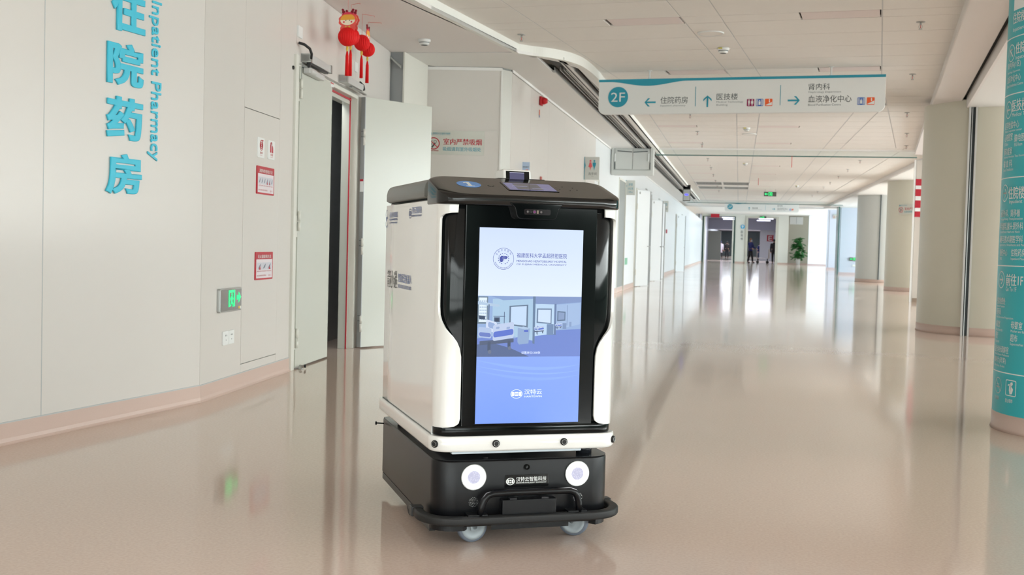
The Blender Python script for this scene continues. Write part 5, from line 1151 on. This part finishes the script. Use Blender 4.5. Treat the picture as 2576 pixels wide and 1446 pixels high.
b0 = MB().ring(0, 0, .0155, .0140, 0, .0001, 40, 1.38).plate(rrect(-.0175, -.0075, -.007, .007, .003, 3), 0, .0001).plate(rrect(.0075, .0175, -.007, .007, .003, 3), 0, .0001).box(-.006, .006, 0, .0001, .0012, .007).box(-.006, .006, 0, .0001, -.007, -.0012); sem(b0, .122, .531, 1., whi, 'company_mark')
text('汉特云', whi, SC, .150, .529, .064, .0175, y=Y0 - .0004, bold=.01); text('HANTEWIN', whi, SC, .150, .5185, .064, .0062, y=Y0 - .0004, bold=.015)
# hood over the front
def zt(y): return 1.208 + (y + .036) * .283
rg = []
HWH = .330; YB = .225
for ix, ins, dz, mode in ((.012, .012, 1.174, 0), (.003, .003, 1.176, 0), (0, 0, 1.180, 0), (0, 0, -.010, 1), (.006, .0008, -.005, 1), (.014, .003, -.002, 1), (.024, .006, -.0005, 1), (.034, .010, 0, 1)):
    rg.append([(x, y, dz if mode == 0 else max(zt(y) + dz, 1.181)) for x, y in loop(HWH - ix, -.036 + ins, YB - ins * .6, .082 - ins, .05 - ins * .5, 14)])
hood = stackmesh(rg).build('hood', M['hood'], RB)
# drooping camera cover at the middle of the hood
pts = [(.070, 1.186), (.080, 1.178), (.089, 1.168), (.096, 1.142), (.100, 1.136), (.108, 1.132), (.228, 1.132), (.236, 1.136), (.240, 1.142), (.247, 1.168), (.256, 1.178), (.266, 1.186)]
MB().plate(pts, -.040, -.004).build('camera_cover', M['black'], hood, bevel=.003, seg=3)
cc = MB().plate(rrect(.122, .216, 1.147, 1.166, .004), -.0415, -.039).build('depth_camera', mat('camera_window', (30, 24, 26), .1), RB)
for x, rr in ((.134, .0042), (.144, .0035), (.158, .0062), (.182, .0045)): MB().ring(x, 1.1568, rr, rr * .72, -.0435, -.041, 20).build('lens_ring', M['darkgrey'], cc)
MB().disc(.158, 1.1568, .0044, -.0428, -.041, 16).build('lens', mat('purple_lens', (150, 30, 130), .2, emit=.35), cc); MB().disc(.182, 1.1568, .003, -.0425, -.041, 12).disc(.134, 1.1568, .003, -.0425, -.041, 12).build('lens', mat('dim_lens', (110, 100, 96), .3), cc); MB().box(.167, .173, -.0425, -.041, 1.151, 1.162).build('chip_window', mat('chip_tan', (120, 108, 92), .4), cc)
# things lying in the plane of the sloping hood top
def slope(b0): return [(x, -.036 + (y_) * math.cos(SA) - h_ * math.sin(SA), 1.208 + y_ * math.sin(SA) + h_ * math.cos(SA)) for x, y_, h_ in b0.v]
SA = math.atan(.283)
def onslope(b0, nm, m, par=hood, bevel=0.): b_ = MB(); b_.add(slope(b0), b0.f); return b_.build(nm, m, par)
def q(y): return (y + .036) / math.cos(SA)
ts = onslope(MB().box(.091, .276, q(.045), q(.160), .0002, .0014), 'touch_panel', M['black'], RB)
onslope(MB().box(.098, .270, q(.050), q(.148), .0014, .0020), 'display', em('panel', (150, 152, 206), .30), ts)
onslope(MB().box(.130, .222, q(.058), q(.140), .0020, .0024), 'display_picture', em('panel_picture', (108, 112, 124), .30), ts)
onslope(MB().box(.12, .175, q(.10), q(.104), .0024, .0027).box(.185, .24, q(.075), q(.078), .0024, .0027), 'display_line', em('panel_line', (190, 194, 230), .35), ts)
onslope(MB().prism([(.168, q(.052)), (.172, q(.052)), (.196, q(.142)), (.192, q(.142))], .0024, .0028), 'display_line', em('panel_dark', (50, 52, 70), .4), ts)
bdg = onslope(MB().prism([(-.035 + .043 * math.cos(2 * math.pi * i / 40), q(.111) + .045 * math.sin(2 * math.pi * i / 40)) for i in range(40)], .0002, .0010), 'number_badge', M['badge'], RB)
onslope(MB().prism([(-.041, q(.082)), (-.029, q(.082)), (-.029, q(.138)), (-.038, q(.138)), (-.052, q(.128)), (-.052, q(.121)), (-.041, q(.128))], .0010, .0014).prism([(-.050, q(.080)), (-.020, q(.080)), (-.020, q(.087)), (-.050, q(.087))], .0010, .0014), 'numeral', M['signwhite'], bdg)
b0 = MB()
for x, y in ((.288, .120), (.315, .130), (.350, .118), (.293, .090), (.357, .088), (.328, .078)): b0.cyl((x, q(y), .0001), (x, q(y), .0006), .0022, n=10)
onslope(b0, 'microphone_hole', M['black'])
b0 = MB()
for k in range(7): a = R(150 + 35 * k); b0.box(.042 + .010 * math.cos(a) - .0018, .042 + .010 * math.cos(a) + .0018, q(.101) + .010 * math.sin(a) - .0018, q(.101) + .010 * math.sin(a) + .0018, .0001, .0006)
onslope(b0, 'round_grille', M['rubber'])
# rear lid
rg = []
for ins, z in ((.012, 1.200), (.0, 1.207), (0, 1.232), (.004, 1.250), (.012, 1.262), (.024, 1.268), (.04, 1.270)):
    rg.append([(x, y, z) for x, y in loop(.334 - ins, .20, .985 - ins, .02, .06 - ins * .9, 8)])
stackmesh(rg).build('rear_lid', mat('lid_grey', (96, 97, 93), .32), RB)
# head unit with its own little screen
hu = MB(); pr = [(.240, 1.268), (.248, 1.312), (.256, 1.3175), (.34, 1.3175), (.352, 1.305), (.356, 1.268)]
hu.add([(x, y, z) for x in (.128, .236) for y, z in pr], [tuple(range(6)), tuple(range(6, 12))[::-1]] + [((i + 1) % 6, i, i + 6, (i + 1) % 6 + 6) for i in range(6)])
hu = hu.build('head_unit', M['gloss_white'], RB, bevel=.007, seg=4)
def tilt(b0): return [(x, .2395 + (z - 1.268) * .17 + y, z) for x, y, z in b0.v]
for nm, (x0, x1, z0, z1), m_, dy in (('bezel', (.1385, .2265, 1.268, 1.3105), M['black'], -.001), ('display', (.152, .207, 1.268, 1.3065), em('head_display', (118, 118, 160), .35), -.0022), ('display_bar', (.152, .207, 1.3045, 1.306), em('head_bar', (220, 222, 240), .8), -.003)):
    t0 = MB().box(x0, x1, 0, .002, z0, z1); b_ = MB(); b_.add([(x, y + dy, z) for x, y, z in tilt(t0)], t0.f); b_.build(nm, m_, hu)
MB().box(.100, .150, .225, .27, 1.268, 1.2835).box(.215, .285, .225, .27, 1.268, 1.2835).build_each('foot_pad', M['rubber'], RB, bevel=.006)

# ------------------------------------------------------------------ potted plant, people and trolley at the far end
pp = empty('potted_plant', (4.25, 85.2, 0), 0, 'tall leafy green plant in a white pot before the beige niche', 'plant')
pot = MB().lathe([(0, 0), (.13, 0), (.17, .43), (.18, .45), (.16, .45), (.15, .40), (0, .40)], n=24).build('pot', M['signwhite'], pp)
MB().cyl((0, 0, .38), (.02, 0, 1.95), .03, .012, n=8).build('stem', mat('brown_stem', (92, 74, 50), .7), pp)
random.seed(11); lv = MB(); k = 12
lv.add([(0, 0, 0)] + [(.5 * math.sin(2 * math.pi * i / k) * (1.0 if i not in (0,) else .7), .5 - .62 * math.cos(2 * math.pi * i / k), -.10 * (1 - math.cos(4 * math.pi * i / k))) for i in range(k)] + [(0, .5, .03)], [(k + 1, i + 1, (i + 1) % k + 1) for i in range(k)])
lv.v = lv.v[1:]; lv.f = [tuple(j - 1 for j in f) for f in lv.f]
l0 = lv.build('leaf', M['leaf'], pp); lmesh = l0.data
for i in range(110):
    lo = l0 if i == 0 else bpy.data.objects.new('leaf', lmesh)
    if i: col.objects.link(lo); lo.parent = pp
    z = random.uniform(.45, 1.98); rad = (.42 * (1 - abs(z - 1.0) / 1.5) + .08) * random.uniform(.35, 1.0); a = random.uniform(0, 2 * math.pi)
    lo.location = (rad * math.cos(a), rad * math.sin(a), z); s = random.uniform(.20, .30); lo.scale = (s, s, s)
    lo.rotation_euler = (R(random.uniform(-70, 10)), R(random.uniform(-20, 20)), a - R(90))
def limb(b, pts, n=10):
    """tapered tube through (x,y,z,r) joints"""
    m_ = len(pts); vs = []
    for i in range(m_):
        a = Vector(pts[max(i - 1, 0)][:3]); c = Vector(pts[min(i + 1, m_ - 1)][:3]); d = (c - a).normalized(); s = d.cross(Vector((0, 1, .01))).normalized(); u = s.cross(d); p = Vector(pts[i][:3]); rr = pts[i][3]; ry = pts[i][4] if len(pts[i]) > 4 else rr
        vs += [tuple(p + s * rr * math.cos(2 * math.pi * k / n) + u * ry * math.sin(2 * math.pi * k / n)) for k in range(n)]
    b.add(vs, [(j * n + i, j * n + (i + 1) % n, (j + 1) * n + (i + 1) % n, (j + 1) * n + i) for j in range(m_ - 1) for i in range(n)], True)
    q_ = len(b.v) - len(vs); b.f += [tuple(range(q_, q_ + n)), tuple(range(q_ + (m_ - 1) * n, q_ + m_ * n))]; b.sm += [False] * 2; b.mi += [b.cur] * 2
def person(label, x, y, turn, H_, top, legs, hair, stride=.16, reach=None, mask=False, coat=False, cap=None):
    """standing or walking figure; local -y is the way it faces"""
    s = H_ / 1.75; e = empty('person', (x, y, 0), R(turn), label, 'person'); skin = mat('skin', (206, 160, 136), .6)
    S = lambda pts: [tuple(v * s for v in p) for p in pts]
    hand = [((.25 * g, -.08 if reach is None else reach[0], .80 if reach is None else reach[1])) for g in (-1, 1)]
    # one continuous body: skeleton grown into a skin
    vs = [(0, 0, .95), (0, 0, 1.15), (0, 0, 1.38), (0, -.01, 1.50), (0, -.02, 1.60), (0, -.02, 1.70)]; rad = [.14, .13, .15, .055, .085, .07]; ed = [(0, 1), (1, 2), (2, 3), (3, 4), (4, 5)]
    for g in (-1, 1):
        k = len(vs); st = stride * g; h_ = hand[0 if g < 0 else 1]
        vs += [(.10 * g, 0, .88), (.11 * g, -st * .5 - .02, .48), (.11 * g, -st, .09), (.11 * g, -st - .14, .04)]; rad += [.09, .062, .042, .036]; ed += [(0, k), (k, k + 1), (k + 1, k + 2), (k + 2, k + 3)]
        k = len(vs); vs += [(.18 * g, 0, 1.40), (.235 * g, (.03 + h_[1]) * .3, 1.12 if reach is None else 1.14), h_, (h_[0], h_[1] - .07, h_[2] - .03)]; rad += [.055, .043, .032, .026]; ed += [(2, k), (k, k + 1), (k + 1, k + 2), (k + 2, k + 3)]
        k = len(vs) - 2
        for f in range(4):
            j = len(vs); a0 = (-.03 + .02 * f); vs += [(h_[0] + a0, h_[1] - .12, h_[2] - .05), (h_[0] + a0, h_[1] - .15 - .006 * (f in (1, 2)), h_[2] - .075)]; rad += [.009, .008]; ed += [(k + 1, j), (j, j + 1)]
        j = len(vs); vs += [(h_[0] - .05 * g, h_[1] - .05, h_[2] - .02)]; rad += [.011]; ed += [(k, j)]
    me = bpy.data.meshes.new('body'); me.from_pydata([tuple(c * s for c in v) for v in vs], ed, []); me.materials.append(skin)
    bo = bpy.data.objects.new('body', me); col.objects.link(bo); bo.parent = e
    bo.modifiers.new('skin', 'SKIN'); 
    for v, r_ in zip(me.skin_vertices[0].data, rad): v.radius = (r_ * s, r_ * s); v.use_root = False
    me.skin_vertices[0].data[0].use_root = True
    q_ = bo.modifiers.new('sub', 'SUBSURF'); q_.levels = 1; q_.render_levels = 1; bo.modifiers['skin'].use_smooth_shade = True
    b = MB(); hem = .55 if coat else .86
    limb(b, S([(0, 0, hem, .20 if coat else .175, .13), (0, 0, 1.02, .17, .125), (0, 0, 1.22, .19, .135), (0, 0, 1.38, .21, .125), (0, 0, 1.46, .12, .09), (0, -.005, 1.51, .07, .065)]), 16)
    for g in (-1, 1):
        h_ = hand[0 if g < 0 else 1]; limb(b, S([(.15 * g, 0, 1.42, .075), (.20 * g, 0, 1.38, .072), (.235 * g, (.03 + h_[1]) * .3, 1.13, .062), (h_[0], h_[1] + .01, h_[2] + .02, .047)]))
    b.build('jacket', top, e)
    b = MB(); limb(b, S([(0, 0, 1.0, .16, .12), (0, 0, .84, .17, .125), (0, 0, .78, .13, .10)]), 14)
    for g in (-1, 1): st = stride * g; limb(b, S([(.09 * g, 0, .88, .10), (.11 * g, -st * .5 - .02, .48, .078), (.11 * g, -st, .10, .062)]))
    b.build('trousers', legs, e)
    b = MB()
    for g in (-1, 1): st = stride * g; limb(b, S([(.11 * g, -st + .06, .04, .035), (.11 * g, -st - .05, .05, .048), (.11 * g, -st - .17, .035, .032)]))
    b.build('shoes', mat('dark_shoes', (34, 32, 34), .5), e)
    b = MB().lathe([(0, .12), (.06, .11), (.09, .06), (.098, .0), (.092, -.05), (.075, -.09)], (0, .012 * s, 1.655 * s), 16) ; hr = b.build('hair', hair, e)
    MB().lathe([(0, .018), (.012, .014), (.014, 0)], (0, -.105 * s, 1.62 * s), 8, (0, -1, 0)).build('nose', skin, hr)
    MB().disc(-.033 * s, 1.65 * s, .008, -.103 * s, -.09 * s, 8).disc(.033 * s, 1.65 * s, .008, -.103 * s, -.09 * s, 8).build('eye', M['ink'], hr)
    MB().box(-.03 * s, .03 * s, -.100 * s, -.09 * s, 1.575 * s, 1.583 * s).build('mouth', mat('lips', (170, 96, 90), .6), hr)
    for g in (-1, 1): MB().lathe([(0, .01), (.02, .008), (.022, 0)], (.086 * g * s, -.005 * s, 1.62 * s), 8, (g, 0, 0)).build('ear', skin, hr)
    if mask: MB().lathe([(0, .03), (.05, .02), (.07, -.02)], (0, -.085 * s, 1.595 * s), 12, (0, -1, 0)).build('face_mask', mat('mask_blue', (150, 178, 206), .6), hr)
    return e
nb_ = mat('navy_workwear', (36, 46, 112), .6); bl = mat('black_cloth', (26, 26, 32), .7); dk = mat('dark_cloth', (40, 38, 44), .7)
person('person in a navy work jacket and face mask pushing a low trolley', 0.86, 87.4, 55, 1.86, nb_, dk, mat('brown_hair', (120, 84, 66), .6), .12, reach=(-.30, 1.02), mask=True)
person('person in a loose black coat walking in the wide end opening', 2.66, 90.2, 165, 1.86, bl, bl, mat('black_hair', (24, 24, 28), .6), .10)
person('person in blue work clothes standing deep in the hall behind the trolley', 2.15, 121.0, 20, 1.72, nb_, mat('slate_trousers', (58, 66, 96), .7), mat('black_hair', (24, 24, 28), .6), .10)
person('person in a dark brown jacket walking away past the left opening', -1.25, 124.0, 185, 1.82, mat('brown_black_jacket', (40, 36, 38), .7), bl, mat('black_hair', (24, 24, 28), .6), .10)
person('person in a long white coat beside the one in the brown jacket', -1.95, 127.0, 190, 1.84, mat('white_coat', (214, 206, 220), .7), dk, mat('blue_cap', (36, 50, 96), .6), .08, coat=True)
tr = empty('trolley', (1.62, 87.3, 0), R(4), 'low flat hand trolley with tall end hoops, pushed by the person in navy', 'trolley')
tm = mat('trolley_tube', (178, 170, 174), .35, metal=.4)
MB().box(-.30, .62, -.3, .3, .36, .40).build('deck', tm, tr, bevel=.01)
MB().tube([(-.28, -.28, .38), (-.30, -.28, 1.02), (-.30, .28, 1.02), (-.28, .28, .38)], .018, 8).build('push_handle', tm, tr); MB().tube([(.60, -.28, .38), (.61, -.28, 1.06), (.61, .28, 1.06), (.60, .28, .38)], .018, 8).build('end_hoop', mat('hoop_cream', (216, 200, 176), .4), tr)
for x in (-.22, .5):
    for y in (-.22, .22):
        w_ = MB().lathe([(0, .02), (.085, .02), (.095, 0), (.085, -.02), (0, -.02)], (x, y, .095), 20, (0, 1, 0)).build('wheel', M['rubber'], tr); MB().box(x - .02, x + .02, y - .03, y + .03, .17, .36).build('fork', M['darkgrey'], w_)
